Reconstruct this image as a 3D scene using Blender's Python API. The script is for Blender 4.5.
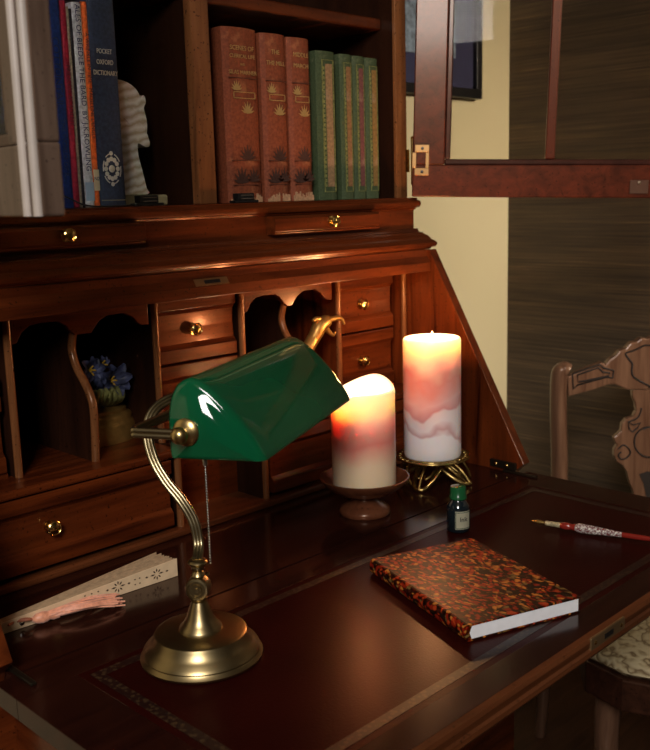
import bpy, bmesh, math, random
from mathutils import Vector, Matrix, noise
random.seed(7)
for o in list(bpy.data.objects): bpy.data.objects.remove(o)
sc = bpy.context.scene
COL = sc.collection

# ------------------------------------------------------------------ camera
CAM = Vector((-.7955, -.9705, 1.18)); FPX = 945.5
RX = Vector((0.70399605, -0.15048925, 0.69407676))      # world X in (right, down, forward)
RY = Vector((-0.70966112, -0.11085911, 0.69576674))
RZ = Vector((-0.02776068, -0.98237632, -0.18484074))
cd = bpy.data.cameras.new('camera'); cam = bpy.data.objects.new('camera', cd); COL.objects.link(cam)
right = Vector((RX.x, RY.x, RZ.x)); down = Vector((RX.y, RY.y, RZ.y)); fwd = Vector((RX.z, RY.z, RZ.z))
m = Matrix((right, -down, -fwd)).transposed().to_4x4(); m.translation = CAM
cam.matrix_world = m
cd.sensor_fit = 'VERTICAL'; cd.sensor_height = 36; cd.lens = FPX * 36 / 750
cd.clip_start = .02
cd.dof.use_dof = True; cd.dof.focus_distance = 1.08; cd.dof.aperture_fstop = 11
sc.camera = cam
sc.view_settings.view_transform = 'Standard'; sc.view_settings.look = 'None'
sc.view_settings.gamma = 1; sc.view_settings.use_curve_mapping = False
sc.view_settings.exposure = 0.12

# ------------------------------------------------------------------ light
w = bpy.data.worlds.new('world'); sc.world = w; w.use_nodes = True
w.node_tree.nodes['Background'].inputs[0].default_value = (.9, .8, .66, 1)
w.node_tree.nodes['Background'].inputs[1].default_value = .07

def area(name, loc, target, size, sizey, power, col):
    l = bpy.data.lights.new(name, 'AREA'); l.shape = 'RECTANGLE'; l.size = size; l.size_y = sizey
    l.energy = power; l.color = col
    o = bpy.data.objects.new(name, l); COL.objects.link(o); o.location = loc
    o.rotation_euler = (Vector(target) - Vector(loc)).to_track_quat('-Z', 'Y').to_euler(); return o
area('front_left_fill_light', (-1.9, -1.75, 2.22), (-.1, -.1, .95), .6, .8, 44, (1, .95, .89))  # unseen softbox added as general fill from behind the camera
wash_ = area('wall_wash_light', (.95, -2.5, 2.1), (1.16, .2, 1.05), .35, .35, 3.9, (1, .88, .70)); wash_.data.spread = math.radians(42)  # unseen narrow-beam lamp added to brighten the wall and chair
def point(name, loc, power, col, r=.008):
    l = bpy.data.lights.new(name, 'POINT'); l.energy = power; l.color = col; l.shadow_soft_size = r
    o = bpy.data.objects.new(name, l); COL.objects.link(o); o.location = loc; return o
C1 = Vector((.1227, -.1208, 0)); C2 = Vector((.2955, -.1027, 0))
point('tall_candle_light', (C2.x, C2.y, 1.000), 1.0, (1, .48, .19), .007)
point('short_candle_light', (C1.x, C1.y, .972), .50, (1, .34, .12), .007)
point('tall_candle_well_light', (C2.x, C2.y, .962), .42, (1, .74, .46), .010)
point('short_candle_well_light', (C1.x-.014, C1.y+.004, .900), .36, (1, .74, .46), .010)

# ------------------------------------------------------------------ materials
def newmat(name):
    mt = bpy.data.materials.new(name); mt.use_nodes = True
    nt = mt.node_tree; b = nt.nodes['Principled BSDF']; return mt, nt, b
def N(nt, t, **k):
    n = nt.nodes.new(t)
    for a, v in k.items():
        if a.startswith('i_'): n.inputs[a[2:].replace('_', ' ')].default_value = v
        else: setattr(n, a, v)
    return n
def ramp(nt, stops):
    r = nt.nodes.new('ShaderNodeValToRGB'); e = r.color_ramp.elements
    while len(e) < len(stops): e.new(.5)
    for el, (p, c) in zip(e, stops): el.position = p; el.color = (*c, 1)
    return r
def plain(name, col, rough=.5, metal=0, var=.12, scale=30, coat=0, bump=0, **kw):
    mt, nt, b = newmat(name)
    tc = N(nt, 'ShaderNodeTexCoord'); n = N(nt, 'ShaderNodeTexNoise', i_Scale=scale, i_Detail=5)
    nt.links.new(tc.outputs['Object'], n.inputs['Vector'])
    r = ramp(nt, [(.3, tuple(c * (1 - var) for c in col)), (.7, tuple(min(1, c * (1 + var)) for c in col))])
    nt.links.new(n.outputs['Fac'], r.inputs[0]); nt.links.new(r.outputs[0], b.inputs['Base Color'])
    b.inputs['Roughness'].default_value = rough; b.inputs['Metallic'].default_value = metal
    b.inputs['Coat Weight'].default_value = coat; b.inputs['Coat Roughness'].default_value = .08
    for k, v in kw.items(): b.inputs[k.replace('_', ' ')].default_value = v
    if bump:
        bp = N(nt, 'ShaderNodeBump', i_Strength=bump, i_Distance=.001)
        nt.links.new(n.outputs['Fac'], bp.inputs['Height']); nt.links.new(bp.outputs[0], b.inputs['Normal'])
    return mt
def wood(name, dark, light, axis=0, rough=.3, coat=.35, specks=True):
    mt, nt, b = newmat(name)
    tc = N(nt, 'ShaderNodeTexCoord'); mp = N(nt, 'ShaderNodeMapping')
    s = [34, 34, 34]; s[axis] = 2.6; mp.inputs['Scale'].default_value = s
    nt.links.new(tc.outputs['Object'], mp.inputs['Vector'])
    n = N(nt, 'ShaderNodeTexNoise', i_Scale=1.6, i_Detail=7, i_Roughness=.62, i_Distortion=.7)
    nt.links.new(mp.outputs[0], n.inputs['Vector'])
    r = ramp(nt, [(.28, dark), (.5, tuple((a + c) / 2 for a, c in zip(dark, light))), (.74, light)])
    nt.links.new(n.outputs['Fac'], r.inputs[0]); out = r.outputs[0]
    if specks:
        n2 = N(nt, 'ShaderNodeTexNoise', i_Scale=260, i_Detail=2); nt.links.new(tc.outputs['Object'], n2.inputs['Vector'])
        r2 = ramp(nt, [(.29, (.18, .18, .18)), (.35, (1, 1, 1))]); nt.links.new(n2.outputs['Fac'], r2.inputs[0])
        mx = N(nt, 'ShaderNodeMix', data_type='RGBA', blend_type='MULTIPLY'); mx.inputs[0].default_value = .9
        nt.links.new(out, mx.inputs[6]); nt.links.new(r2.outputs[0], mx.inputs[7]); out = mx.outputs[2]
    nt.links.new(out, b.inputs['Base Color'])
    b.inputs['Roughness'].default_value = rough; b.inputs['Specular IOR Level'].default_value = .3; b.inputs['Specular Tint'].default_value = (1, .6, .4, 1); b.inputs['Coat Weight'].default_value = coat * .7; b.inputs['Coat Roughness'].default_value = .14
    bp = N(nt, 'ShaderNodeBump', i_Strength=.08, i_Distance=.0006)
    nt.links.new(n.outputs['Fac'], bp.inputs['Height']); nt.links.new(bp.outputs[0], b.inputs['Normal'])
    return mt
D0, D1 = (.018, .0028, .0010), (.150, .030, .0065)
WX = wood('cherry wood', D0, D1, 0)
WZ = wood('cherry wood upright grain', D0, D1, 2)
WY = wood('cherry wood cross grain', D0, D1, 1)
EDGE = wood('lighter cherry edge', (.095, .032, .011), (.26, .10, .036), 2, rough=.26)  # lighter tone for divider fronts and stiles
EDGEX = wood('lighter cherry edge long grain', (.05, .014, .005), (.16, .048, .016), 0, rough=.3)
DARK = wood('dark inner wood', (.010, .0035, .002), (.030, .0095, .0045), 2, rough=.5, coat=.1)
TOP = wood('polished desk top wood', (.010, .0026, .002), (.030, .0075, .004), 0, rough=.17, coat=.4, specks=False)
TOPY = wood('polished desk top cross grain', (.010, .0026, .002), (.030, .0075, .004), 1, rough=.17, coat=.4, specks=False)
CHAIRW = wood('chair wood', (.07, .030, .017), (.20, .105, .062), 2, rough=.3, specks=False)
DOORW = wood('glazed door wood', (.030, .007, .004), (.11, .022, .010), 0, rough=.3)
DOORWZ = wood('glazed door wood upright', (.030, .007, .004), (.11, .022, .010), 2, rough=.3)
TURN = wood('turned dish wood', (.06, .017, .008), (.15, .050, .022), 0, rough=.3)
GROOVE = plain('dark carved line', (.012, .006, .004), .6)
BRASS = plain('polished brass', (.72, .47, .16), .2, 1, .15, 80)
ABRASS = plain('antique brass', (.37, .28, .14), .33, 1, .12, 14)
ABRASS2 = plain('antique brass tube', (.40, .325, .19), .3, 1, .10, 30)
GOLD = plain('gilded resin', (.52, .30, .085), .34, .8, .25, 60)
FILI = plain('old filigree brass', (.42, .29, .10), .3, 1, .35, 90)
STEEL = plain('bead chain metal', (.45, .43, .36), .3, 1)
BLACK = plain('black plastic', (.01, .009, .009), .3)
SILV = plain('silver strip', (.55, .53, .5), .25, 1)

def leather():
    mt, nt, b = newmat('dark oxblood leather')
    tc = N(nt, 'ShaderNodeTexCoord'); n = N(nt, 'ShaderNodeTexNoise', i_Scale=9, i_Detail=6)
    nt.links.new(tc.outputs['Object'], n.inputs['Vector'])
    r = ramp(nt, [(.3, (.018, .0022, .0016)), (.7, (.027, .0028, .002))]); nt.links.new(n.outputs['Fac'], r.inputs[0])
    nt.links.new(r.outputs[0], b.inputs['Base Color']); b.inputs['Roughness'].default_value = .30; b.inputs['Specular Tint'].default_value = (1, .18, .08, 1); b.inputs['Specular IOR Level'].default_value = .10
    v = N(nt, 'ShaderNodeTexNoise', i_Scale=420, i_Detail=3); nt.links.new(tc.outputs['Object'], v.inputs['Vector'])
    bp = N(nt, 'ShaderNodeBump', i_Strength=.22, i_Distance=.0006); nt.links.new(v.outputs[0], bp.inputs['Height']); nt.links.new(bp.outputs[0], b.inputs['Normal'])
    return mt
LEATHER = leather()
def tooling():
    mt, nt, b = newmat('gold tooled leather')
    tc = N(nt, 'ShaderNodeTexCoord'); v = N(nt, 'ShaderNodeTexVoronoi', i_Scale=190); nt.links.new(tc.outputs['Object'], v.inputs['Vector'])
    r = ramp(nt, [(.30, (.045, .024, .011)), (.46, (.014, .004, .003))]); nt.links.new(v.outputs['Distance'], r.inputs[0])
    nt.links.new(r.outputs[0], b.inputs['Base Color']); b.inputs['Roughness'].default_value = .38
    return mt
TOOL = tooling()
def paint(name, c):
    return plain(name, c, .75, 0, .03, 3)
WALL = paint('cream wall paint', (.60, .50, .30))
CEIL = paint('ceiling paint', (.24, .19, .13)); DIMWALL = paint('brown room wall paint', (.16, .11, .07))
def grasscloth():
    mt, nt, b = newmat('brown grasscloth')
    tc = N(nt, 'ShaderNodeTexCoord'); mp = N(nt, 'ShaderNodeMapping'); mp.inputs['Scale'].default_value = (1, 2.6, 210)
    nt.links.new(tc.outputs['Object'], mp.inputs['Vector'])
    n = N(nt, 'ShaderNodeTexNoise', i_Scale=1.3, i_Detail=6, i_Roughness=.65); nt.links.new(mp.outputs[0], n.inputs['Vector'])
    r = ramp(nt, [(.30, (.030, .017, .008)), (.48, (.074, .045, .023)), (.62, (.095, .059, .031)), (.74, (.27, .175, .085))])
    nt.links.new(n.outputs['Fac'], r.inputs[0])
    m2 = N(nt, 'ShaderNodeMapping'); m2.inputs['Scale'].default_value = (1, 1.5, 14); nt.links.new(tc.outputs['Object'], m2.inputs['Vector'])
    n2 = N(nt, 'ShaderNodeTexNoise', i_Scale=1.5, i_Detail=3); nt.links.new(m2.outputs[0], n2.inputs['Vector'])
    r2 = ramp(nt, [(.3, (.6, .6, .6)), (.7, (1.15, 1.15, 1.15))]); nt.links.new(n2.outputs['Fac'], r2.inputs[0])
    mx = N(nt, 'ShaderNodeMix', data_type='RGBA', blend_type='MULTIPLY'); mx.inputs[0].default_value = 1
    nt.links.new(r.outputs[0], mx.inputs[6]); nt.links.new(r2.outputs[0], mx.inputs[7]); nt.links.new(mx.outputs[2], b.inputs['Base Color'])
    b.inputs['Roughness'].default_value = .7
    bp = N(nt, 'ShaderNodeBump', i_Strength=.5, i_Distance=.002); nt.links.new(n.outputs['Fac'], bp.inputs['Height']); nt.links.new(bp.outputs[0], b.inputs['Normal'])
    return mt
GRASS = grasscloth()
FLOORM = wood('dark floor boards', (.03, .014, .008), (.08, .035, .018), 0, rough=.4)
def marbled():
    mt, nt, b = newmat('marbled paper')
    tc = N(nt, 'ShaderNodeTexCoord')
    wn = N(nt, 'ShaderNodeTexNoise', i_Scale=42, i_Detail=3); nt.links.new(tc.outputs['Object'], wn.inputs['Vector'])
    ad = N(nt, 'ShaderNodeVectorMath', operation='MULTIPLY_ADD'); ad.inputs[1].default_value = (.022, .022, .022)
    nt.links.new(wn.outputs['Color'], ad.inputs[0]); nt.links.new(tc.outputs['Object'], ad.inputs[2])
    mp = N(nt, 'ShaderNodeMapping'); mp.inputs['Rotation'].default_value = (0, 0, math.radians(-20)); mp.inputs['Scale'].default_value = (1, .55, 1)
    nt.links.new(ad.outputs[0], mp.inputs['Vector'])
    v = N(nt, 'ShaderNodeTexVoronoi', i_Scale=270); nt.links.new(mp.outputs[0], v.inputs['Vector'])
    sp = N(nt, 'ShaderNodeSeparateColor'); nt.links.new(v.outputs['Color'], sp.inputs[0])
    r = ramp(nt, [(.0, (.016, .008, .005)), (.24, (.05, .010, .005)), (.40, (.28, .018, .006)), (.62, (.46, .05, .012)), (.76, (.60, .21, .035)), (.93, (.20, .12, .035))])
    r.color_ramp.interpolation = 'CONSTANT'
    nt.links.new(sp.outputs[0], r.inputs[0])
    r2 = ramp(nt, [(.0, (1, 1, 1)), (.45, (.85, .8, .8)), (.75, (.10, .07, .07))]); nt.links.new(v.outputs['Distance'], r2.inputs[0])
    mx = N(nt, 'ShaderNodeMix', data_type='RGBA', blend_type='MULTIPLY'); mx.inputs[0].default_value = 1
    nt.links.new(r.outputs[0], mx.inputs[6]); nt.links.new(r2.outputs[0], mx.inputs[7]); nt.links.new(mx.outputs[2], b.inputs['Base Color'])
    b.inputs['Roughness'].default_value = .42; b.inputs['Specular IOR Level'].default_value = .22; b.inputs['Specular Tint'].default_value = (1, .45, .25, 1)
    return mt
MARB = marbled()
PAPER = plain('white book pages', (.88, .87, .90), .8, 0, .04, 120)
OLDPAPER = plain('aged book pages', (.52, .42, .27), .8, 0, .12, 160)

def cloth(name, c, scale=500, wear=None, rough=.6):
    mt, nt, b = newmat(name)
    tc = N(nt, 'ShaderNodeTexCoord'); n = N(nt, 'ShaderNodeTexNoise', i_Scale=scale, i_Detail=3); nt.links.new(tc.outputs['Object'], n.inputs['Vector'])
    n2 = N(nt, 'ShaderNodeTexNoise', i_Scale=28, i_Detail=6, i_Roughness=.7); nt.links.new(tc.outputs['Object'], n2.inputs['Vector'])
    r = ramp(nt, [(.35, tuple(x * .75 for x in c)), (.65, tuple(min(1, x * 1.2) for x in c))]); nt.links.new(n.outputs['Fac'], r.inputs[0])
    out = r.outputs[0]
    if wear:
        r2 = ramp(nt, [(.56, (0, 0, 0)), (.74, (1, 1, 1))]); nt.links.new(n2.outputs['Fac'], r2.inputs[0])
        mx = N(nt, 'ShaderNodeMix', data_type='RGBA'); nt.links.new(r2.outputs[0], mx.inputs[0]); nt.links.new(out, mx.inputs[6]); mx.inputs[7].default_value = (*wear, 1); out = mx.outputs[2]
    nt.links.new(out, b.inputs['Base Color']); b.inputs['Roughness'].default_value = rough; b.inputs['Specular IOR Level'].default_value = .22
    bp = N(nt, 'ShaderNodeBump', i_Strength=.15, i_Distance=.0005); nt.links.new(n.outputs['Fac'], bp.inputs['Height']); nt.links.new(bp.outputs[0], b.inputs['Normal'])
    return mt
def onyx():
    mt, nt, b = newmat('banded onyx')
    tc = N(nt, 'ShaderNodeTexCoord'); mp = N(nt, 'ShaderNodeMapping'); mp.inputs['Rotation'].default_value = (0, .25, 0)
    nt.links.new(tc.outputs['Object'], mp.inputs['Vector'])
    wv = N(nt, 'ShaderNodeTexWave', i_Scale=30, i_Distortion=4, i_Detail=4); wv.bands_direction = 'Z'; nt.links.new(mp.outputs[0], wv.inputs['Vector'])
    wv.inputs['Detail Scale'].default_value = 2
    r = ramp(nt, [(.05, (.46, .38, .25)), (.3, (.58, .52, .41)), (.7, (.66, .62, .53)), (.95, (.74, .72, .65))]); nt.links.new(wv.outputs['Fac'], r.inputs[0])
    nt.links.new(r.outputs[0], b.inputs['Base Color']); b.inputs['Roughness'].default_value = .3
    b.inputs['Subsurface Weight'].default_value = .15; b.inputs['Subsurface Scale'].default_value = .01
    return mt
ONYX = onyx()
def glassgreen():
    mt, nt, b = newmat('green cased glass')
    tc = N(nt, 'ShaderNodeTexCoord'); n = N(nt, 'ShaderNodeTexNoise', i_Scale=6, i_Detail=2); nt.links.new(tc.outputs['Object'], n.inputs['Vector'])
    r = ramp(nt, [(.3, (.003, .078, .029)), (.7, (.006, .120, .044))]); nt.links.new(n.outputs['Fac'], r.inputs[0]); nt.links.new(r.outputs[0], b.inputs['Base Color'])
    b.inputs['Roughness'].default_value = .06; b.inputs['Coat Weight'].default_value = .3; b.inputs['Coat Roughness'].default_value = .03
    b.inputs['Subsurface Weight'].default_value = .25; b.inputs['Subsurface Scale'].default_value = .01; b.inputs['Subsurface Radius'].default_value = (.2, 1, .4)
    return mt
GREEN = glassgreen()
def clearglass(name, col=(1, 1, 1), rough=0, thin=True):
    mt, nt, b = newmat(name)
    b.inputs['Base Color'].default_value = (*col, 1); b.inputs['Roughness'].default_value = rough
    b.inputs['Transmission Weight'].default_value = 1; b.inputs['IOR'].default_value = 1.12 if thin else 1.45
    return mt
GLASS = clearglass('window glass of the door', (.93, .90, .84))
def wax(name, stops, z0, z1, warp=.018):
    mt, nt, b = newmat(name)
    tc = N(nt, 'ShaderNodeTexCoord'); n = N(nt, 'ShaderNodeTexNoise', i_Scale=20, i_Detail=2, i_Roughness=.45); nt.links.new(tc.outputs['Object'], n.inputs['Vector'])
    sp = N(nt, 'ShaderNodeSeparateXYZ'); nt.links.new(tc.outputs['Object'], sp.inputs[0])
    ma = N(nt, 'ShaderNodeMath', operation='MULTIPLY_ADD'); nt.links.new(n.outputs['Fac'], ma.inputs[0]); ma.inputs[1].default_value = warp * 3; nt.links.new(sp.outputs['Z'], ma.inputs[2])
    mr = N(nt, 'ShaderNodeMapRange'); mr.inputs[1].default_value = z0 + warp * 1.5; mr.inputs[2].default_value = z1 + warp * 1.5; nt.links.new(ma.outputs[0], mr.inputs[0])
    r = ramp(nt, stops); nt.links.new(mr.outputs[0], r.inputs[0]); nt.links.new(r.outputs[0], b.inputs['Base Color'])
    b.inputs['Roughness'].default_value = .38; b.inputs['Subsurface Weight'].default_value = .85
    b.inputs['Subsurface Radius'].default_value = (1, .72, .5); b.inputs['Subsurface Scale'].default_value = .022
    b.inputs['Coat Weight'].default_value = .3; b.inputs['Coat Roughness'].default_value = .2
    return mt
def emis(name, col, s):
    mt, nt, b = newmat(name); b.inputs['Emission Color'].default_value = (*col, 1); b.inputs['Emission Strength'].default_value = s
    b.inputs['Base Color'].default_value = (0, 0, 0, 1); return mt
FLAME = emis('candle flame', (1, .66, .28), 9)
def brocade():
    mt, nt, b = newmat('tapestry seat fabric')
    tc = N(nt, 'ShaderNodeTexCoord'); wn = N(nt, 'ShaderNodeTexNoise', i_Scale=14, i_Detail=3); nt.links.new(tc.outputs['Object'], wn.inputs['Vector'])
    ad = N(nt, 'ShaderNodeVectorMath', operation='MULTIPLY_ADD'); ad.inputs[1].default_value = (.09, .09, .09); nt.links.new(wn.outputs['Color'], ad.inputs[0]); nt.links.new(tc.outputs['Object'], ad.inputs[2])
    v = N(nt, 'ShaderNodeTexWave', i_Scale=16, i_Distortion=14, i_Detail=2, wave_type='RINGS'); nt.links.new(ad.outputs[0], v.inputs['Vector']); v.inputs['Detail Scale'].default_value = 1.6
    r = ramp(nt, [(.0, (.20, .13, .06)), (.18, (.38, .28, .15)), (.5, (.50, .39, .22)), (.9, (.58, .47, .28))]); nt.links.new(v.outputs['Fac'], r.inputs[0])
    nt.links.new(r.outputs[0], b.inputs['Base Color']); b.inputs['Roughness'].default_value = .7
    bp = N(nt, 'ShaderNodeBump', i_Strength=.7, i_Distance=.002); nt.links.new(v.outputs['Fac'], bp.inputs['Height']); nt.links.new(bp.outputs[0], b.inputs['Normal'])
    return mt

# ------------------------------------------------------------------ mesh helpers
ORG = {}
def link(name, bm, mat, parent=None, smooth=None, bevel=0, seg=2):
    """bm is in world coordinates"""
    bmesh.ops.recalc_face_normals(bm, faces=bm.faces)
    if parent is not None: bm.transform(Matrix.Translation(-ORG[parent.name]))
    me = bpy.data.meshes.new(name); bm.to_mesh(me); bm.free()
    for mt in (mat if isinstance(mat, (list, tuple)) else [mat]): me.materials.append(mt)
    o = bpy.data.objects.new(name, me); COL.objects.link(o); o.parent = parent
    ORG[o.name] = ORG[parent.name] if parent is not None else Vector((0, 0, 0))
    if bevel:
        b = o.modifiers.new('bevel', 'BEVEL'); b.width = bevel; b.segments = seg; b.limit_method = 'ANGLE'; b.angle_limit = math.radians(40)
    if smooth is not None:
        for p in me.polygons: p.use_smooth = True
        if smooth < 180: me.set_sharp_from_angle(angle=math.radians(smooth))
    return o
def thing(name, label, cat, loc, group=None):
    o = bpy.data.objects.new(name, None); COL.objects.link(o); o.location = loc; o.empty_display_size = .05
    ORG[o.name] = Vector(loc); o['label'] = label; o['category'] = cat
    if group: o['group'] = group
    return o
def tag(o, label, cat, group=None):
    o['label'] = label; o['category'] = cat
    if group: o['group'] = group
    return o
def box(bm, x0, x1, y0, y1, z0, z1):
    vs = [bm.verts.new((x, y, z)) for z in (z0, z1) for x, y in ((x0, y0), (x1, y0), (x1, y1), (x0, y1))]
    for f in ((3, 2, 1, 0), (4, 5, 6, 7), (0, 1, 5, 4), (1, 2, 6, 5), (2, 3, 7, 6), (3, 0, 4, 7)): bm.faces.new([vs[i] for i in f])
    return vs
def B(*boxes):
    bm = bmesh.new()
    for b in boxes: box(bm, *b)
    return bm
def prism(bm, pts, d):
    """polygon of 3-D points extruded by vector d"""
    d = Vector(d); a = [bm.verts.new(p) for p in pts]; c = [bm.verts.new(Vector(p) + d) for p in pts]
    bm.faces.new(a); bm.faces.new(c[::-1]); n = len(a)
    for i in range(n): bm.faces.new((a[i], a[(i + 1) % n], c[(i + 1) % n], c[i]))
def lathe(bm, prof, loc, axis=(0, 0, 1), seg=40, hfun=None):
    """prof: list of (r, h) along axis"""
    q = Vector((0, 0, 1)).rotation_difference(Vector(axis).normalized()); loc = Vector(loc); rings = []
    for r, h in prof:
        if r < 1e-6: rings.append([bm.verts.new(loc + q @ Vector((0, 0, h)))])
        else:
            ring = []
            for k in range(seg):
                a = 2 * math.pi * k / seg; hh = h + (hfun(a, r, h) if hfun else 0)
                ring.append(bm.verts.new(loc + q @ Vector((r * math.cos(a), r * math.sin(a), hh))))
            rings.append(ring)
    for A, C in zip(rings, rings[1:]):
        if len(A) == 1 and len(C) == 1: continue
        for k in range(seg):
            k2 = (k + 1) % seg
            if len(A) == 1: bm.faces.new((A[0], C[k], C[k2]))
            elif len(C) == 1: bm.faces.new((A[k], C[0], A[k2]))
            else: bm.faces.new((A[k], C[k], C[k2], A[k2]))
    if len(rings[0]) > 1: bm.faces.new(rings[0][::-1])
    if len(rings[-1]) > 1: bm.faces.new(rings[-1])
def smoothpath(pts, n=8):
    pts = [Vector(p) for p in pts]; P = [pts[0]] + pts + [pts[-1]]; out = []
    for i in range(1, len(P) - 2):
        a, b, c, d = P[i - 1], P[i], P[i + 1], P[i + 2]
        for k in range(n):
            t = k / n
            out.append(.5 * ((2 * b) + (c - a) * t + (2 * a - 5 * b + 4 * c - d) * t * t + (3 * b - a - 3 * c + d) * t ** 3))
    out.append(pts[-1]); return out
def tube(bm, pts, r, seg=10, smooth=0, closed=False):
    if smooth: pts = smoothpath(pts, smooth)
    pts = [Vector(p) for p in pts]; n = len(pts); rings = []; ref = None
    for i, p in enumerate(pts):
        if closed: t = (pts[(i + 1) % n] - pts[i - 1]).normalized()
        else: t = (pts[min(i + 1, n - 1)] - pts[max(i - 1, 0)]).normalized()
        if ref is None: ref = t.orthogonal().normalized()
        ref = (ref - t * ref.dot(t)).normalized(); bi = t.cross(ref)
        rr = r(i / (n - 1)) if callable(r) else r
        rings.append([bm.verts.new(p + (ref * math.cos(2 * math.pi * k / seg) + bi * math.sin(2 * math.pi * k / seg)) * rr) for k in range(seg)])
    for i in range(n if closed else n - 1):
        A, C = rings[i], rings[(i + 1) % n]
        for k in range(seg): bm.faces.new((A[k], A[(k + 1) % seg], C[(k + 1) % seg], C[k]))
    if not closed: bm.faces.new(rings[0][::-1]); bm.faces.new(rings[-1])
def text(name, s, size, loc, xdir, ydir, mat, parent, ext=.0002, align='CENTER', sx=1.0):
    cu = bpy.data.curves.new(name, 'FONT'); cu.body = s; cu.size = size; cu.extrude = ext; cu.align_x = align; cu.align_y = 'CENTER'; cu.resolution_u = 3
    t = bpy.data.objects.new(name, cu); COL.objects.link(t); dg = bpy.context.evaluated_depsgraph_get()
    me = bpy.data.meshes.new_from_object(t.evaluated_get(dg)); bpy.data.objects.remove(t)
    bm = bmesh.new(); bm.from_mesh(me); x = Vector(xdir).normalized(); y = Vector(ydir).normalized(); z = x.cross(y)
    bm.transform(Matrix.Diagonal((sx, 1, 1, 1)))
    M = Matrix((x, y, z)).transposed().to_4x4(); M.translation = loc; bm.transform(M)
    return link(name, bm, mat, parent)
def struct(name, bm, mat): o = link(name, bm, mat); o['kind'] = 'structure'; return o

# ------------------------------------------------------------------ room
YW, XW = .42, 1.267
struct('floor', B((-3.2, XW, -3.6, YW, -.05, 0)), FLOORM)
struct('ceiling', B((-3.2, XW, -3.6, YW, 2.6, 2.65)), CEIL)
struct('wall_back', B((-3.2, XW, YW, YW + .1, 0, 2.6)), WALL)
struct('wall_right', B((XW, XW + .1, -3.6, YW + .1, 0, 2.6)), GRASS)
struct('wall_left', B((-3.3, -3.2, -3.6, YW + .1, 0, 2.6)), DIMWALL)
struct('wall_front', B((-3.3, XW + .1, -3.7, -3.6, 0, 2.6)), DIMWALL)
struct('baseboard_back', B((-3.2, XW, YW - .014, YW, 0, .12)), CEIL)

# framed picture
pf = thing('framed_picture', 'black framed picture with a dark blue mat hanging on the cream wall', 'picture', (.95, YW, 1.40))
bm = B((.70, 1.124, YW - .022, YW, 1.398, 1.420), (.70, 1.124, YW - .022, YW, 1.93, 1.952), (.70, .722, YW - .022, YW, 1.420, 1.93), (1.102, 1.124, YW - .022, YW, 1.420, 1.93))
link('frame', bm, BLACK, pf, bevel=.002)
link('mat_board', B((.722, 1.102, YW - .010, YW, 1.42, 1.93)), plain('navy mat board', (.022, .020, .060), .7), pf)
link('print', B((.80, 1.032, YW - .012, YW - .010, 1.485, 1.86)), plain('mottled grey blue print', (.17, .21, .26), .6, 0, .7, 70), pf)

# ------------------------------------------------------------------ secretary desk
desk = thing('secretary_desk', 'cherry wood secretary desk with pigeonholes, open writing flap and glazed bookcase on top', 'desk', (0, .1, 0))
SX = .43
def side(x0, x1):
    bm = bmesh.new()
    pts = [(x0, -.170, .7502), (x0, -.188, .766), (x0, -.006, 1.092), (x0, .40, 1.092), (x0, .40, .7352), (x0, -.165, .7352)]
    prism(bm, pts, (x1 - x0, 0, 0)); return bm
for a, b in ((-.450, -.432), (.412, .430)):
    link('side_panel', side(a, b), WZ, desk, bevel=.0008)
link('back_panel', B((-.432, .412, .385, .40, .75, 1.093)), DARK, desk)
link('writing_surface', B((-.432, .412, -.1805, .385, .735, .75)), TOP, desk)
link('base_board', B((-.432, .412, -.004, .385, .7501, .760)), EDGEX, desk, bevel=.003)
# lower body with drawers in front
link('lower_carcass', B((-.450, .43, -.165, .40, .12, .735)), WX, desk, bevel=.002)
link('base_moulding', B((-.460, .44, -.18, .405, .06, .12)), WX, desk, bevel=.006)
for sx_ in (-1, 1):
    for yy in (-.165, .385):
        bm = bmesh.new(); lathe(bm, [(.012, 0), (.03, .008), (.036, .03), (.026, .052), (.03, .062)], (sx_ * .40 - .01, yy + .0, 0), seg=20); link('bun_foot', bm, WX, desk, smooth=50)
# flap
fl = link('writing_flap', B((-.450, .43, -.226, -.1835, .73, .75), (-.450, .43, -.533, -.501, .73, .75), (-.450, -.389, -.501, -.226, .73, .75), (.372, .43, -.501, -.226, .73, .75), (-.389, .372, -.501, -.226, .73, .742)), TOP, desk, bevel=.0005)
link('leather_inlay', B((-.389, .372, -.501, -.226, .742, .7494)), LEATHER, fl)
tb = .010
def tool(ins, wd, z=.7494):
    x0, x1, y0, y1 = -.389 + ins, .372 - ins, -.501 + ins, -.226 - ins
    return B((x0, x1, y1 - wd, y1, z, z + .0003), (x0, x1, y0, y0 + wd, z, z + .0003), (x0, x0 + wd, y0 + wd, y1 - wd, z, z + .0003), (x1 - wd, x1, y0 + wd, y1 - wd, z, z + .0003))
link('gold_tooled_border', tool(.008, .011), TOOL, fl)
bm = bmesh.new()   # lipped front edge
pr = [(-.533, .7500), (-.5395, .7492), (-.5412, .7455), (-.5402, .7385), (-.5425, .7365), (-.5430, .732), (-.541, .7285), (-.533, .7285)]
prism(bm, [(-.450, y, z) for y, z in pr], (.88, 0, 0)); link('front_lip', bm, EDGEX, fl, smooth=30)
bm = B((-.012, .056, -.5425, -.5395, .7365, .7496)); o = link('lock_strike', bm, plain('dull brass plate', (.30, .19, .09), .4, .8), fl, bevel=.001)
link('strike_slot', B((.014, .031, -.5430, -.5424, .7405, .7455)), BLACK, o)
for xx in (-.004, .048):
    bm = bmesh.new(); lathe(bm, [(.0022, 0), (.0016, .0008), (0, .0010)], (xx, -.5425, .743), (0, -1, 0), 14); link('screw', bm, BRASS, o, smooth=60)
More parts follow.
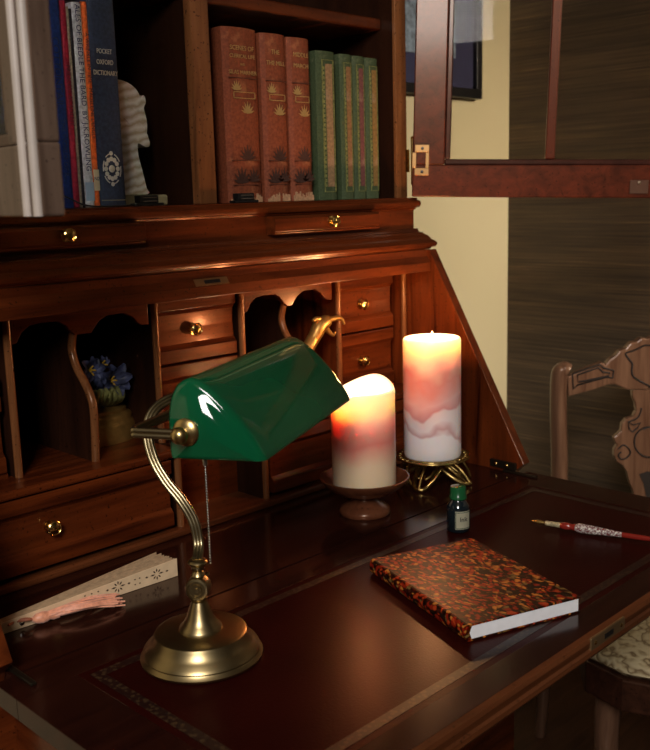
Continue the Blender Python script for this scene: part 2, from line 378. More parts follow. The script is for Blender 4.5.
for s in (-1, 1):   # flap supports
    x0 = s * .405 - .010
    link('pull_out_support', B((x0 - .011, x0 + .011, -.45, -.166, .655, .7285)), WY, desk, bevel=.002)
    hb = bmesh.new(); box(hb, x0 + s * .012 - .003, x0 + s * .012 + .003, -.215, -.155, .7502, .7535); box(hb, x0 + s * .016 - .003, x0 + s * .016 + .0015, -.176, -.128, .754, .766)
    h = link('flap_hinge', hb, plain('blackened brass', (.03, .022, .014), .35, .7), desk, bevel=.001)
    for yy in (-.160, -.140):
        bm = bmesh.new(); lathe(bm, [(.0032, 0), (.0024, .0016), (0, .002)], (x0 + s * .0127 - (.0 if s < 0 else 0), yy, .760), (-s, 0, 0), 14); link('screw', bm, BRASS, h, smooth=60)
# flap rail above pigeonholes (fascia)
bm = bmesh.new(); pr = [(.002, 1.0925), (-.001, 1.0925), (-.002, 1.082), (-.009, 1.072), (-.009, 1.058), (.03, 1.058), (.03, 1.0925)]
prism(bm, [(-.432, y, z) for y, z in pr], (.844, 0, 0)); link('top_rail', bm, WX, desk, bevel=.0008)
lp = bmesh.new(); prism(lp, [(-.062, -.0030, 1.0812), (-.062, -.0088, 1.0728), (-.008, -.0088, 1.0728), (-.008, -.0030, 1.0812)], (0, -.0008, .0005))
lk = link('lock_plate', lp, plain('aged lock plate', (.40, .2, .08), .35, .8), desk)
bm = bmesh.new(); prism(bm, [(-.047, -.0055, 1.0790), (-.047, -.0082, 1.0752), (-.022, -.0082, 1.0752), (-.022, -.0055, 1.0790)], (0, -.0010, .0008)); link('lock_slot', bm, BLACK, lk)
# interior floor of both wings
for x0, x1 in ((-.432, -.092), (.058, .412)):
    link('wing_floor', B((x0, x1, -.002, .385, .8565, .867)), WX, desk, bevel=.003)
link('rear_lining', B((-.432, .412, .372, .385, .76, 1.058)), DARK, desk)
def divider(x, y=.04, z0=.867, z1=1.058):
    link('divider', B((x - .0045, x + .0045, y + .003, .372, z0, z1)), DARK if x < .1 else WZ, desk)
    bm = bmesh.new(); tube(bm, [(x, y + .0035, z0), (x, y + .0035, z1)], .0048, 12); link('divider_edge', bm, EDGE, desk, smooth=60)
divider(-.2955); divider(-.092); divider(.0534); divider(.2485); divider(.4075, .042)
for x in (-.0945, .056):
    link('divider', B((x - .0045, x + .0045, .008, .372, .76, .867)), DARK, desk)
    bm = bmesh.new(); tube(bm, [(x, .0085, .76), (x, .0085, .869)], .0048, 12); link('divider_edge', bm, EDGE, desk, smooth=60)
# curved centre dividers of the two double pigeonholes
sp_ = [(.060, 1.030), (.067, 1.010), (.067, .998), (.059, .981), (.041, .962), (.030, .945), (.0272, .930), (.028, .9075), (.0309, .867)]
for x in (-.1985, .1545):
    prof = smoothpath([(x, y, z) for y, z in sp_], 5)
    bm = bmesh.new(); prism(bm, [(x - .004, p.y + .004, p.z) for p in prof] + [(x - .004, .372, .867), (x - .004, .372, 1.03)], (.008, 0, 0)); link('shaped_divider', bm, DARK, desk)
    bm = bmesh.new(); tube(bm, [(p.x, p.y + .003, p.z) for p in prof], .0052, 12); link('shaped_divider_edge', bm, EDGE, desk, smooth=60)
# scalloped aprons
a1 = [(-.291, 1.0235), (-.285, 1.0245), (-.278, 1.036), (-.2675, 1.0428), (-.2547, 1.0445), (-.2314, 1.0440), (-.2215, 1.038), (-.2165, 1.0315), (-.209, 1.0252), (-.187, 1.0249), (-.181, 1.032), (-.1747, 1.0385), (-.163, 1.0438), (-.1404, 1.0442), (-.1265, 1.038), (-.120, 1.030), (-.1141, 1.0264), (-.103, 1.0254)]
def apron(pts, x0, x1):
    bm = bmesh.new(); prism(bm, [(x0, .041, 1.058)] + [(x, .041, z) for x, z in pts] + [(x1, .041, 1.058)], (0, .008, 0)); link('scalloped_apron', bm, WX, desk, bevel=.001)
apron(a1, -.291, -.103)
o_ = .0534 + .0045 + .291
a2 = [(x + o_ - .0005 if x < -.2 else x + o_ - .0125, z) for x, z in a1]
apron(a2, a2[0][0], a2[-1][0])

def knob(x, y, z, parent, r=.0085, d=.014):
    bm = bmesh.new(); lathe(bm, [(r * .95, 0), (r * .95, .0012), (r * .45, .002), (r * .38, d * .45), (r * .6, d * .6), (r, d * .72), (r * 1.02, d * .82), (r * .86, d * .9), (r * .78, d * .86), (r * .6, d * .92), (r * .35, d), (0, d * 1.03)], (x, y, z), (0, -1, 0), 24)
    link('knob', bm, BRASS, parent, smooth=55)
def drawer(x0, x1, y, z0, z1, kx=None, lip=.018, kz=None, kr=.0085, depth=.2, proud=.006, name='drawer'):
    pr = [(y, z1), (y, z1 - lip), (y + .003, z1 - lip - .001), (y + proud, z1 - lip - .006), (y + proud + .001, (z0 + z1) / 2), (y + proud, z0 + lip + .006), (y + .002, z0 + lip + .001), (y, z0 + lip), (y, z0), (y + depth, z0), (y + depth, z1)]
    bm = bmesh.new(); prism(bm, [(x0, a, b) for a, b in pr], (x1 - x0, 0, 0)); d = link(name, bm, WX, desk, bevel=.0012)
    if kx is not None: knob(kx, y + proud + .0005, (z0 + z1) / 2 if kz is None else kz, d, kr)
    return d
# left inner column, centre column, right column
for x0, x1, kx in ((-.429, -.308, -.37), (-.086, .0462, -.0256), (.2555, .382, .3085)):
    drawer(x0, x1, .046, .9685, 1.0565, kx, kz=1.0105)
    drawer(x0, x1, .046, .8745, .9655, kx, kz=.919)
    link('rail', B((x0 - .002, x1 + .002, .050, .30, .867, .8735)), WX, desk)
link('recess_panel', B((-.090, .0515, .066, .082, .76, .867)), WX, desk)
# wide lower drawers of the wings
drawer(-.429, -.110, .000, .7665, .8545, -.2815, kz=.8110, kr=.0088)
drawer(.064, .400, .000, .7665, .8545, .24, kz=.812, kr=.0088)

# mid mouldings: swept on front and both ends
def moulding(name, prof, hx, yf, mat, yb=.385):
    """prof: list (out, z)"""
    bm = bmesh.new(); rings = []
    for o, z in prof:
        rings.append([bm.verts.new(p) for p in ((-hx - .02 - o, yb, z), (-hx - .02 - o, yf - o, z), (hx + o, yf - o, z), (hx + o, yb, z))])
    for A, C in zip(rings, rings[1:]):
        for i in range(4): bm.faces.new((A[i], A[(i + 1) % 4], C[(i + 1) % 4], C[i]))
    bm.faces.new(rings[0]); bm.faces.new(rings[-1][::-1])
    return link(name, bm, mat, desk, smooth=35)
moulding('waist_moulding', [(.019, 1.0928), (.020, 1.0955), (.0245, 1.0965), (.0268, 1.100), (.0268, 1.103), (.0235, 1.1065), (.0200, 1.1085), (.0195, 1.1105), (.0165, 1.1145), (.0115, 1.1175), (.0105, 1.1200), (.0065, 1.1205), (.0050, 1.1235), (.0050, 1.1262), (0, 1.1262)], .405, .020, WX)
moulding('frieze', [(0, 1.1262), (0, 1.1562)], .405, .020, WX)
moulding('shelf_moulding', [(0, 1.1562), (.002, 1.1568), (.003, 1.159), (.0068, 1.1605), (.0085, 1.1645), (.0085, 1.168), (.0062, 1.1712), (.0042, 1.1722), (.0045, 1.1750), (0, 1.1750)], .405, .020, WX)
for x0, x1, kx in ((-.345, -.126, -.2347), (.086, .302, .1957)):
    bm = bmesh.new(); pr = [(.020, 1.1308), (.004, 1.1308), (.002, 1.1325), (.003, 1.1345), (.001, 1.136), (.001, 1.152), (.004, 1.1560), (.006, 1.1560), (.020, 1.1560)]
    prism(bm, [(x0, a, b) for a, b in pr], (x1 - x0, 0, 0)); d = link('frieze_drawer', bm, WX, desk, bevel=.0006)
    knob(kx, .001, 1.1455, d, .0080, .013)

# bookcase
ZB, ZT = 1.175, 1.90
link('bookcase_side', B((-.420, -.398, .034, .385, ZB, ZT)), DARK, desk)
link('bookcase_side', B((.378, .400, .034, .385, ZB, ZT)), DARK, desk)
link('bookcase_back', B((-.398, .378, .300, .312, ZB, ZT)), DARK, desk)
link('bookcase_top', B((-.435, .415, .02, .39, ZT, ZT + .03)), WX, desk, bevel=.004)
link('upper_shelf', B((-.398, -.016, .06, .300, 1.435, 1.452), (.005, .378, .06, .300, 1.435, 1.452)), WX, desk, bevel=.002)
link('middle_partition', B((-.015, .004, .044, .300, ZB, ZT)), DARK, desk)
link('middle_stile', B((-.0205, .0088, .028, .044, ZB, ZT)), EDGE, desk, bevel=.002)
link('stile', B((.374, .400, .028, .034, ZB, ZT)), EDGE, desk, bevel=.001)
link('stile', B((-.420, -.394, .028, .034, ZB, ZT)), EDGE, desk, bevel=.001)

def door(name, hinge, ang, width, z0, z1, sag, muntin_at, stile=.050, rail=.050, mirror=1, th=.021, wm=None):
    """a glazed door built along +x from the hinge then swung; mirror=-1 for the outer face to the other side"""
    bm = B((0, width, -th, 0, z0, z0 + rail), (0, width, -th, 0, z1 - rail, z1), (0, stile, -th, 0, z0 + rail, z1 - rail), (width - stile, width, -th, 0, z0 + rail, z1 - rail))
    parts = [('glazed_door', bm, wm or DOORW, .002, None)]
    i0, i1 = stile, width - stile; j0, j1 = z0 + rail, z1 - rail; s = .009
    bm = B((i0, i1, -.016, -.006, j0, j0 + s), (i0, i1, -.016, -.006, j1 - s, j1), (i0, i0 + s, -.016, -.006, j0 + s, j1 - s), (i1 - s, i1, -.016, -.006, j0 + s, j1 - s))
    parts.append(('glazing_bead', bm, wood('dark glazing bead', (.02, .006, .005), (.05, .014, .01), 0), .002, 0))
    parts.append(('glass_pane', B((i0 + s, i1 - s, -.012, -.009, j0 + s, j1 - s)), GLASS, 0, 0))
    parts.append(('muntin', B((muntin_at - .0075, muntin_at + .0075, -.020, -.012, j0 + s, j1 - s)), DOORWZ, .002, 0))
    M = Matrix.Translation((hinge[0], hinge[1], 0)) @ Matrix.Rotation(ang, 4, 'Z') @ Matrix.Translation((0, 0, z0)) @ Matrix.Rotation(sag, 4, 'Y') @ Matrix.Translation((0, 0, -z0)) @ Matrix.Scale(mirror, 4, (0, 1, 0))
    root = None
    for n, b, mt, bv, _ in parts:
        b.transform(M); o = link(n, b, mt, desk if root is None else root, bevel=bv)
        if root is None: root = o
    return root, M
# right door: swung open to the right, slightly sagging
dR, MR = door('glazed_door', (.4045, .022), math.radians(-52), .435, 1.1765, 1.80, math.radians(1.9), .2125)
cp = B((.335, .363, -.0225, -.021, 1.183, 1.204)); cp.transform(MR); c_ = link('catch_plate', cp, plain('brown metal plate', (.10, .045, .025), .4, .6), dR, bevel=.002)
bm = bmesh.new(); lathe(bm, [(.0026, 0), (.002, .001), (0, .0013)], (.349, -.0225, 1.200), (0, -1, 0), 14); bm.transform(MR); link('screw', bm, plain('screw metal', (.3, .22, .15), .3, .9), c_)
# hinge
hg = B((.394, .4035, .0255, .0285, 1.2155, 1.251)); hb = link('door_hinge', hg, BRASS, desk, bevel=.001)
bm = bmesh.new(); tube(bm, [(.4065, .0225, 1.198), (.4065, .0225, 1.268)], .0024, 12)
for zz in (1.1975, 1.2685): lathe(bm, [(.0, -.004), (.0026, -.001), (.0030, .001), (.0, .004)], (.4065, .0225, zz), seg=12)
link('hinge_pin', bm, BRASS, hb, smooth=50)
bm = bmesh.new()
for b_ in ((.003, .026, -.0232, -.0212, 1.2100, 1.2215), (.003, .026, -.0232, -.0212, 1.2455, 1.2575), (.020, .026, -.0232, -.0212, 1.2215, 1.2455), (-.001, .006, -.0232, -.0212, 1.2215, 1.2455)): box(bm, *b_)
bm.transform(MR); hw = link('hinge_plate', bm, plain('worn brass plate', (.36, .20, .08), .35, .9), hb, bevel=.0008)
for zz in (1.2155, 1.2515):
    bm = bmesh.new(); lathe(bm, [(.0024, 0), (.0018, .001), (0, .0012)], (.015, -.0232, zz), (0, -1, 0), 12); bm.transform(MR); link('screw', bm, BLACK, hw)
# left door: swung out towards the viewer
dL, ML = door('glazed_door', (-.4075, .024), math.radians(-96.0), .400, 1.1722, 1.80, 0, .2, mirror=1, th=.018, wm=wood('door wood paled by strong light', (.045, .026, .018), (.13, .085, .062), 2, rough=.4))  # strong light on this door is put into its greyer, paler wood

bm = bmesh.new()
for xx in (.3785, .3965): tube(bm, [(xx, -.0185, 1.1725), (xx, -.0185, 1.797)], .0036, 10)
bm.transform(ML); link('highlight_beading', bm, plain('pale highlight beading', (.42, .36, .32), .4), dL, smooth=60)  # pale colour paints the highlights caught by the stile mouldings
# magnetic catches on the shelf
def catch(x, y):
    o = link('magnetic_catch', B((x, x + .042, y, y + .014, ZB + .0002, ZB + .004), (x + .005, x + .034, y, y + .012, ZB + .004, ZB + .0135)), BLACK, desk, bevel=.001)
    link('metal_strip', B((x + .010, x + .031, y - .0006, y, ZB + .0055, ZB + .0067), (x + .010, x + .031, y - .0006, y, ZB + .0100, ZB + .0112)), SILV, o)
catch(-.1135, .036); catch(.0465, .036)

# ------------------------------------------------------------------ books on the shelf
GOLDT = plain('worn gilt lettering', (.62, .42, .16), .4, .6)
DKT = plain('dark blind stamped ornament', (.06, .022, .014), .6)
SZ = ZB + .0004
def shelf_book(x0, x1, y, h, cover, label, group, name='book', round_=.006, depth=.13, pages=OLDPAPER, bevel=.0015):
    t = thing(name, label, 'book', ((x0 + x1) / 2, y + depth / 2, SZ), group)
    n = 7; pr = []
    for k in range(n + 1):
        u = k / n; pr.append((x0 + (x1 - x0) * u, y + round_ * (1 - math.sin(math.pi * u) ** .6)))
    bt = .0022
    ring = pr + [(x1, y + depth), (x1 - bt, y + depth), (x1 - bt, y + round_ + .004), (x0 + bt, y + round_ + .004), (x0 + bt, y + depth), (x0, y + depth)]
    bm = bmesh.new(); prism(bm, [(a, b, SZ) for a, b in ring], (0, 0, h)); link('cover', bm, cover, t, bevel=.0006)
    link('page_block', B((x0 + bt, x1 - bt, y + round_ + .0045, y + depth - .004, SZ + .003, SZ + h - .004)), pages, t)
    return t
RED = cloth('red brown book cloth', (.215, .055, .024), 300, (.42, .17, .075))
GRN = cloth('green book cloth', (.052, .074, .034), 400, (.15, .16, .09))
YR = .047
def leaf_stamp(t, cx, z, s, mat, y):
    bm = bmesh.new()
    for k, a in enumerate((-70, -45, -20, 0, 20, 45, 70)):
        L = s * (1 - .25 * abs(a) / 70); d = Vector((math.sin(math.radians(a)), 0, math.cos(math.radians(a)))); p = Vector((d.z, 0, -d.x)) * s * .09
        c = Vector((cx, y, z)); prism(bm, [c, c + d * L * .5 + p, c + d * L, c + d * L * .5 - p], (0, -.0003, 0))
    return link('leaf_ornament', bm, mat, t)
reds = [(.0480, .1085, .232, ['SCENES OF', 'CLERICAL LIFE', 'AND', 'SILAS MARNER'], 'red-brown cloth book, widest of the three, next to the upright partition'),
        (.1160, .1625, .230, ['THE', 'THE MILL'], 'red-brown cloth book with frayed spine in the middle of the three red books'),
        (.1665, .2100, .229, ['MIDDLE', 'MARCH'], 'red-brown cloth book standing next to the green volumes')]
for i, (x0, x1, h, lines, lab) in enumerate(reds):
    t = shelf_book(x0, x1, YR, h, RED, lab, 'red-brown books on the shelf')
    cx = (x0 + x1) / 2; wd = x1 - x0
    zz = SZ + .205
    for k, ln in enumerate(lines):
        text('spine_title', ln, min(.0085, wd * 1.5 / max(len(ln), 4)) if k != 2 else .004, (cx, YR - .0004, zz - k * (.0105 if len(lines) > 2 else .0150)), (1, 0, 0), (0, 0, 1), GOLDT, t)
    bm = B((cx - wd * .42, cx + wd * .42, YR - .0006, YR + .0012, SZ + .166, SZ + .1668), (cx - wd * .42, cx + wd * .42, YR - .0006, YR + .0012, SZ + .0570, SZ + .0578), (cx - wd * .42, cx + wd * .42, YR - .0006, YR + .0012, SZ + .024, SZ + .0245)); link('spine_rules', bm, DKT, t)['kind'] = 'stuff'
    link('author_plaque', B((cx - wd * .30, cx + wd * .34, YR - .0006, YR, SZ + .1395, SZ + .1405), (cx - wd * .30, cx + wd * .34, YR - .0006, YR, SZ + .1475, SZ + .1485), (cx - wd * .30, cx - wd * .28, YR - .0006, YR, SZ + .1395, SZ + .1485), (cx + wd * .32, cx + wd * .34, YR - .0006, YR, SZ + .1395, SZ + .1485)), GOLDT, t)
    leaf_stamp(t, cx - wd * .2, SZ + .150, .014, GOLDT, YR - .0002); leaf_stamp(t, cx + wd * .1, SZ + .120, .017, GOLDT, YR - .0002)
    leaf_stamp(t, cx + wd * .05, SZ + .058, .022, DKT, YR - .0002); leaf_stamp(t, cx - wd * .15, SZ + .026, .024, DKT, YR - .0002); leaf_stamp(t, cx + wd * .2, SZ + .028, .02, DKT, YR - .0002)
    bm = bmesh.new()     # frayed foot
    for k in range(16):
        a = x0 + .003 + (wd - .006) * k / 16; box(bm, a, a + (wd - .006) / 16, YR - .0003 + .0006 * random.random(), YR + .004, SZ + .0005, SZ + .004 + .010 * random.random())
    link('frayed_foot', bm, plain('frayed binding', (.42, .23, .12), .9, 0, .3, 200), t)
gr = [(.2236, .2625, .2158, (.28, .17, .085), 'green book, first and widest of the four green volumes, beside the red-brown books'),
      (.2740, .3000, .2150, (.24, .12, .05), 'second green book from the left with an orange-brown spine strip'),
      (.3025, .3280, .2145, (.16, .055, .05), 'third green book from the left with a dark reddish spine strip'),
      (.3305, .3590, .2140, (.24, .13, .04), 'green book at the right end of the row beside the bookcase side')]
YG = .050
GT = plain('faded gilt on green', (.20, .20, .06), .6, .2, .5, 300)
for x0, x1, h, sc_, lab in gr:
    t = shelf_book(x0, x1, YG, h, GRN, lab, 'green books on the shelf', round_=.003)
    cx = (x0 + x1) / 2; wd = x1 - x0
    link('spine_strip', B((cx - wd * .06, cx + wd * .30, YG - .0006, YG + .001, SZ + .02, SZ + h - .018)), cloth('worn spine strip', sc_, 260, (.36, .24, .16)), t)
    bm = B((cx - wd * .24, cx - wd * .20, YG - .0004, YG + .001, SZ + .012, SZ + h - .012), (cx + wd * .36, cx + wd * .39, YG - .0004, YG + .001, SZ + .012, SZ + h - .012), (cx - wd * .22, cx + wd * .38, YG - .0004, YG + .001, SZ + .012, SZ + .0128), (cx - wd * .22, cx + wd * .38, YG - .0004, YG + .001, SZ + h - .0128, SZ + h - .012))
    for k in range(26): z_ = SZ + .02 + k * (h - .04) / 26; box(bm, cx - wd * .18, cx - wd * .11, YG - .0003, YG + .001, z_, z_ + .0045)
    link('gilt_ornament', bm, GT, t)
# left bay
YL = .050
def slim(x0, x1, h, col, label, group=None, rough=.4, **k):
    return shelf_book(x0, x1, YL, h, cloth('cover ' + label[:18], col, 250, rough=rough), label, group, round_=.002, **k)
WHT = plain('pale ink', (.75, .75, .72), .5); NAVYI = plain('navy ink', (.02, .03, .12), .5); CY = (0, 0, -1); CXX = (1, 0, 0)
def spine(t, s, size, x, z, mat): text('spine_title', s, size, (x, YL - .0004, z), (0, 0, -1), (1, 0, 0), mat, t)
t = slim(-.2140, -.1915, .240, (.012, .035, .16), 'blue book, first in view beside the left glazed door', 'books in the left bay'); spine(t, 'COTTONTAIL', .0125, -.2010, SZ + .155, plain('darker blue ink', (.004, .010, .05), .4)); spine(t, 'THE WORLD OF R', .008, -.1990, SZ + .070, plain('dark blue ink', (.004, .012, .06), .4))
t = slim(-.1908, -.1830, .236, (.30, .016, .040), 'thin crimson book squeezed next to the blue book', 'books in the left bay'); spine(t, 'PRINCESS ACADEMY', .0075, -.1870, SZ + .13, plain('deep crimson ink', (.10, .004, .014), .4))
slim(-.1826, -.1800, .230, (.30, .27, .18), 'very thin pale cream booklet between the crimson and the black books', 'books in the left bay')
slim(-.1797, -.1760, .228, (.012, .012, .02), 'very thin black book left of the white one', 'books in the left bay')
t = slim(-.1755, -.1630, .236, (.62, .66, .70), 'white and pale blue book with navy lettering on the spine', 'books in the left bay')
spine(t, 'TALES OF BEEDLE THE BARD  BY J.K.ROWLING', .0094, -.1692, SZ + .141, NAVYI)
link('spine_band', B((-.1750, -.1635, YL - .0005, YL + .0005, SZ + .008, SZ + .03)), plain('pale blue band', (.35, .50, .66), .5), t)
t = slim(-.1624, -.1552, .238, (.72, .14, .025), 'thin orange paperback with a cream label low on its spine', 'books in the left bay')
spine(t, 'A WRINKLE IN TIME   MADELEINE L\u2019ENGLE', .0064, -.1587, SZ + .142, plain('dark ink', (.03, .02, .03), .5)); link('library_label', B((-.1622, -.1554, YL - .0006, YL + .001, SZ + .020, SZ + .045)), plain('cream label', (.7, .6, .4), .6), t)
text('label_number', 'N2', .006, (-.1588, YL - .0008, SZ + .034), (1, 0, 0), (0, 0, 1), NAVYI, t)
t = slim(-.1546, -.1180, .245, (.035, .048, .085), 'thick navy dictionary with silver title and ornate crest on its spine', 'books in the left bay')
for k, s in enumerate(('POCKET', 'OXFORD', 'DICTIONARY')): text('spine_title', s, .0080, (-.1363, YL - .0004, SZ + .1835 - k * .0125), (1, 0, 0), (0, 0, 1), plain('silver gilt', (.8, .74, .55), .35, .5), t, sx=.70)
bm = bmesh.new(); cz = SZ + .046; cx = -.1363
for k in range(12):
    a = 2 * math.pi * k / 12; rr = .0085
    lathe(bm, [(.0030, 0), (.0024, .0006), (0, .0008)], (cx + rr * math.cos(a), YL, cz + rr * 1.4 * math.sin(a)), (0, -1, 0), 8)
for k in range(6):
    a = 2 * math.pi * k / 6 + .5; tube(bm, [(cx + .0125 * math.cos(b) , YL - .0004, cz + .018 * math.sin(b)) for b in [a + q * .12 for q in range(7)]], .0007, 6)
lathe(bm, [(.0045, 0), (.003, .0008), (0, .001)], (cx, YL, cz), (0, -1, 0), 12)
for s in (-1, 1): lathe(bm, [(.0028, 0), (.002, .0006), (0, .0008)], (cx, YL, cz + s * .0185), (0, -1, 0), 8)
link('spine_crest', bm, plain('silver crest', (.75, .72, .62), .4, .4), t)
link('spine_foot_line', B((-.1535, -.119, YL - .0003, YL + .0005, SZ + .0075, SZ + .0087)), plain('thin gilt line', (.4, .34, .2), .4, .5), t)
# thin black cord
bm = bmesh.new(); tube(bm, [(-.226, .045, SZ + .021), (-.205, .040, SZ + .012), (-.190, .034, SZ + .004), (-.174, .030, SZ + .0012), (-.15, .031, SZ + .0012), (-.12, .0325, SZ + .0012)], .0010, 8, smooth=5)
tag(link('cord', bm, BLACK, smooth=60), 'thin black cord trailing along the shelf in front of the blue and crimson books', 'cord')
# onyx horse head bookend
hb = thing('horse_head_bookend', 'banded cream onyx horse head bookend beside the navy dictionary', 'bookend', (-.06, .095, SZ))
# outline in local (x, z) metres
HS_ = (.69, .767)
H = [(0, .018), (.062, .018), (.060, .028), (.053, .055), (.046, .080), (.0445, .094), (.047, .103), (.062, .098), (.071, .098), (.0745, .103), (.073, .110), (.071, .116), (.074, .132), (.073, .146), (.069, .160), (.070, .166), (.074, .172), (.073, .181), (.069, .183), (.063, .179), (.059, .186), (.052, .194), (.042, .200), (.030, .204), (.018, .206), (.0, .205)]
HS = smoothpath([(x * HS_[0], 0, z * HS_[1]) for x, z in H], 3)
bm = bmesh.new(); x0h = -.1080
rings = []
for q, (yo, sc_) in enumerate(((-.017, .80), (-.014, .93), (-.007, 1.0), (.007, 1.0), (.014, .93), (.017, .80))):
    cxh, czh = .022, .08
    rings.append([bm.verts.new((x0h + (cxh + (p.x - cxh) * (1 - (1 - sc_) * .30)), .095 + yo * (1.0 if p.z < .09 else .8), SZ + (czh + (p.z - czh) * (1 - (1 - sc_) * .12)))) for p in HS])
for A, C_ in zip(rings, rings[1:]):
    n = len(A)
    for i in range(n): bm.faces.new((A[i], A[(i + 1) % n], C_[(i + 1) % n], C_[i]))
bm.faces.new(rings[0]); bm.faces.new(rings[-1][::-1])
link('horse_head', bm, ONYX, hb, smooth=50)
link('base', B((-.1125, -.0385, .072, .118, SZ, SZ + .0140)), plain('olive onyx base', (.30, .27, .15), .3, 0, .2, 40), hb, bevel=.003)
bm = bmesh.new(); tube(bm, [(x0h + .000, .0810, SZ + .125), (x0h + .008, .0810, SZ + .115), (x0h + .020, .0810, SZ + .105), (x0h + .030, .0812, SZ + .092), (x0h + .031, .0815, SZ + .080)], .0014, 6, smooth=4); link('carved_jaw_line', bm, ONYX, hb, smooth=60)
bm = bmesh.new(); lathe(bm, [(0, -.002), (.003, 0), (0, .002)], (x0h + .038, .0815, SZ + .121), (0, -1, 0), 12); link('eye', bm, ONYX, hb, smooth=60)

# ------------------------------------------------------------------ pigeonhole ornaments
fp = thing('flower_ornament', 'blue and yellow flowers on a gilded oval foot inside the left pigeonhole', 'ornament', (-.142, .125, .8672))
bm = bmesh.new()
prf = [(.052, 0), (.052, .022), (.049, .026), (.047, .028), (.0475, .033), (.044, .037), (.040, .039), (.040, .043), (.030, .048), (0, .050)]
lathe(bm, prf, (0, 0, 0), seg=40); bm.transform(Matrix.Translation((-.1385, .116, .8672)) @ Matrix.Diagonal((.98, .62, 1, 1)))
link('gilded_base', bm, GOLD, fp, smooth=40)
bm = bmesh.new(); lathe(bm, [(.017, 0), (.0165, .020), (.013, .026), (.006, .029), (0, .033)], (-.099, .140, .8672), seg=18); link('gilded_bump', bm, GOLD, fp, smooth=50)
def petal(bm, c, d, L, wd, up):
    c = Vector(c); d = Vector(d).normalized(); s = d.cross(Vector(up)).normalized(); n = s.cross(d); rows = []
    for k in range(6):
        u = k / 5; ww = wd * math.sin(math.pi * min(.93, .12 + .8 * u)); cc = c + d * L * u + n * (L * .35 * math.sin(u * 2.2))
        rows.append([bm.verts.new(cc + s * ww * q + n * (abs(q) * ww * .5)) for q in (-1, -.5, 0, .5, 1)])
    for A, C_ in zip(rows, rows[1:]):
        for i in range(4): bm.faces.new((A[i], A[i + 1], C_[i + 1], C_[i]))
LEAFM = plain('painted olive leaves', (.24, .24, .08), .4, 0, .5, 60); PET = plain('painted blue petals', (.085, .10, .20), .4, 0, .8, 60); YEL = plain('yellow stamens', (.55, .33, .03), .4)
random.seed(3)
fls = [(-.158, .105, .968, .020), (-.128, .104, .950, .024), (-.150, .108, .935, .022), (-.163, .112, .944, .018), (-.138, .108, .972, .012)]
for fx, fy, fz, fr in fls:
    bm = bmesh.new()
    for k in range(8):
        a = 2 * math.pi * k / 8 + random.random() * .4; petal(bm, (fx, fy, fz), (math.cos(a), -.55 + .3 * random.random(), math.sin(a)), fr * (1 + .3 * random.random()), fr * .36, (0, -1, .2))
    bmesh.ops.solidify(bm, geom=bm.faces[:], thickness=.0009)
    f = link('blossom', bm, PET, fp, smooth=60)
    bm = bmesh.new()
    for k in range(4):
        a = k * 1.6; tube(bm, [(fx, fy - .004, fz), (fx + .004 * math.cos(a), fy - .013, fz + .006 * math.sin(a))], .0011, 6)
    link('stamens', bm, YEL, f, smooth=60)
bm = bmesh.new()
for k in range(15):
    a = math.pi * (1.0 + k / 14.0) + random.uniform(-.1, .1); petal(bm, (-.145 + .018 * math.cos(a), .112 + .01 * math.sin(a), .914), (.35 * math.cos(a), -.25, 1), .034, .009, (0, -1, 0))
bmesh.ops.solidify(bm, geom=bm.faces[:], thickness=.0009); link('leaves', bm, LEAFM, fp, smooth=60)
bm = bmesh.new()
for fx, fy, fz, fr in fls: tube(bm, [(-.147, .12, .912), ((fx - .147) / 2, .118, (fz + .912) / 2), (fx, fy + .004, fz)], .002, 6, smooth=4)
link('stems', bm, LEAFM, fp, smooth=60)

gs = thing('brass_gargoyle_stick', 'gilt brass figure with open curved jaws leaning up out of the right pigeonhole', 'figurine', (.185, .13, .8672))
def wyp(px, py, y):
    r = Vector((RX.dot(Vector((px - 325, py - 375, FPX))), RY.dot(Vector((px - 325, py - 375, FPX))), RZ.dot(Vector((px - 325, py - 375, FPX)))))
    return CAM + r * ((y - CAM.y) / r.y)
yg = .030
P = lambda a, b, y=yg: wyp(a, b, y)
bm = bmesh.new(); lathe(bm, [(.022, 0), (.022, .005), (.012, .010), (.006, .016), (0, .018)], (.185, .10, .8672), seg=24)
link('foot', bm, GOLD, gs, smooth=50)
bm = bmesh.new(); tube(bm, [(.185, .10, .875), P(296, 372, .05), P(305, 354), P(313, 339)], lambda u: .0075 + .0025 * u + (.002 if .68 < u < .74 else 0), 14, smooth=8); link('shaft', bm, GOLD, gs, smooth=60)
bm = bmesh.new(); tube(bm, [P(311, 343), P(316, 334), P(320, 326), P(325, 322), P(328, 321)], lambda u: .0085 + .0025 * math.sin(u * 3.14), 14, smooth=6)
tube(bm, [P(325, 321), P(332, 319), P(339, 318), P(343, 321), P(344, 324)], lambda u: .0050 * (1 - .55 * u), 10, smooth=6)
tube(bm, [P(325, 327), P(329, 332), P(333, 335), P(335.5, 332)], lambda u: .0048 * (1 - .7 * u), 10, smooth=6)
tube(bm, [P(321, 320), P(316, 319), P(313, 321)], lambda u: .0050 * (1 - .5 * u), 10, smooth=5)
link('head', bm, GOLD, gs, smooth=60)

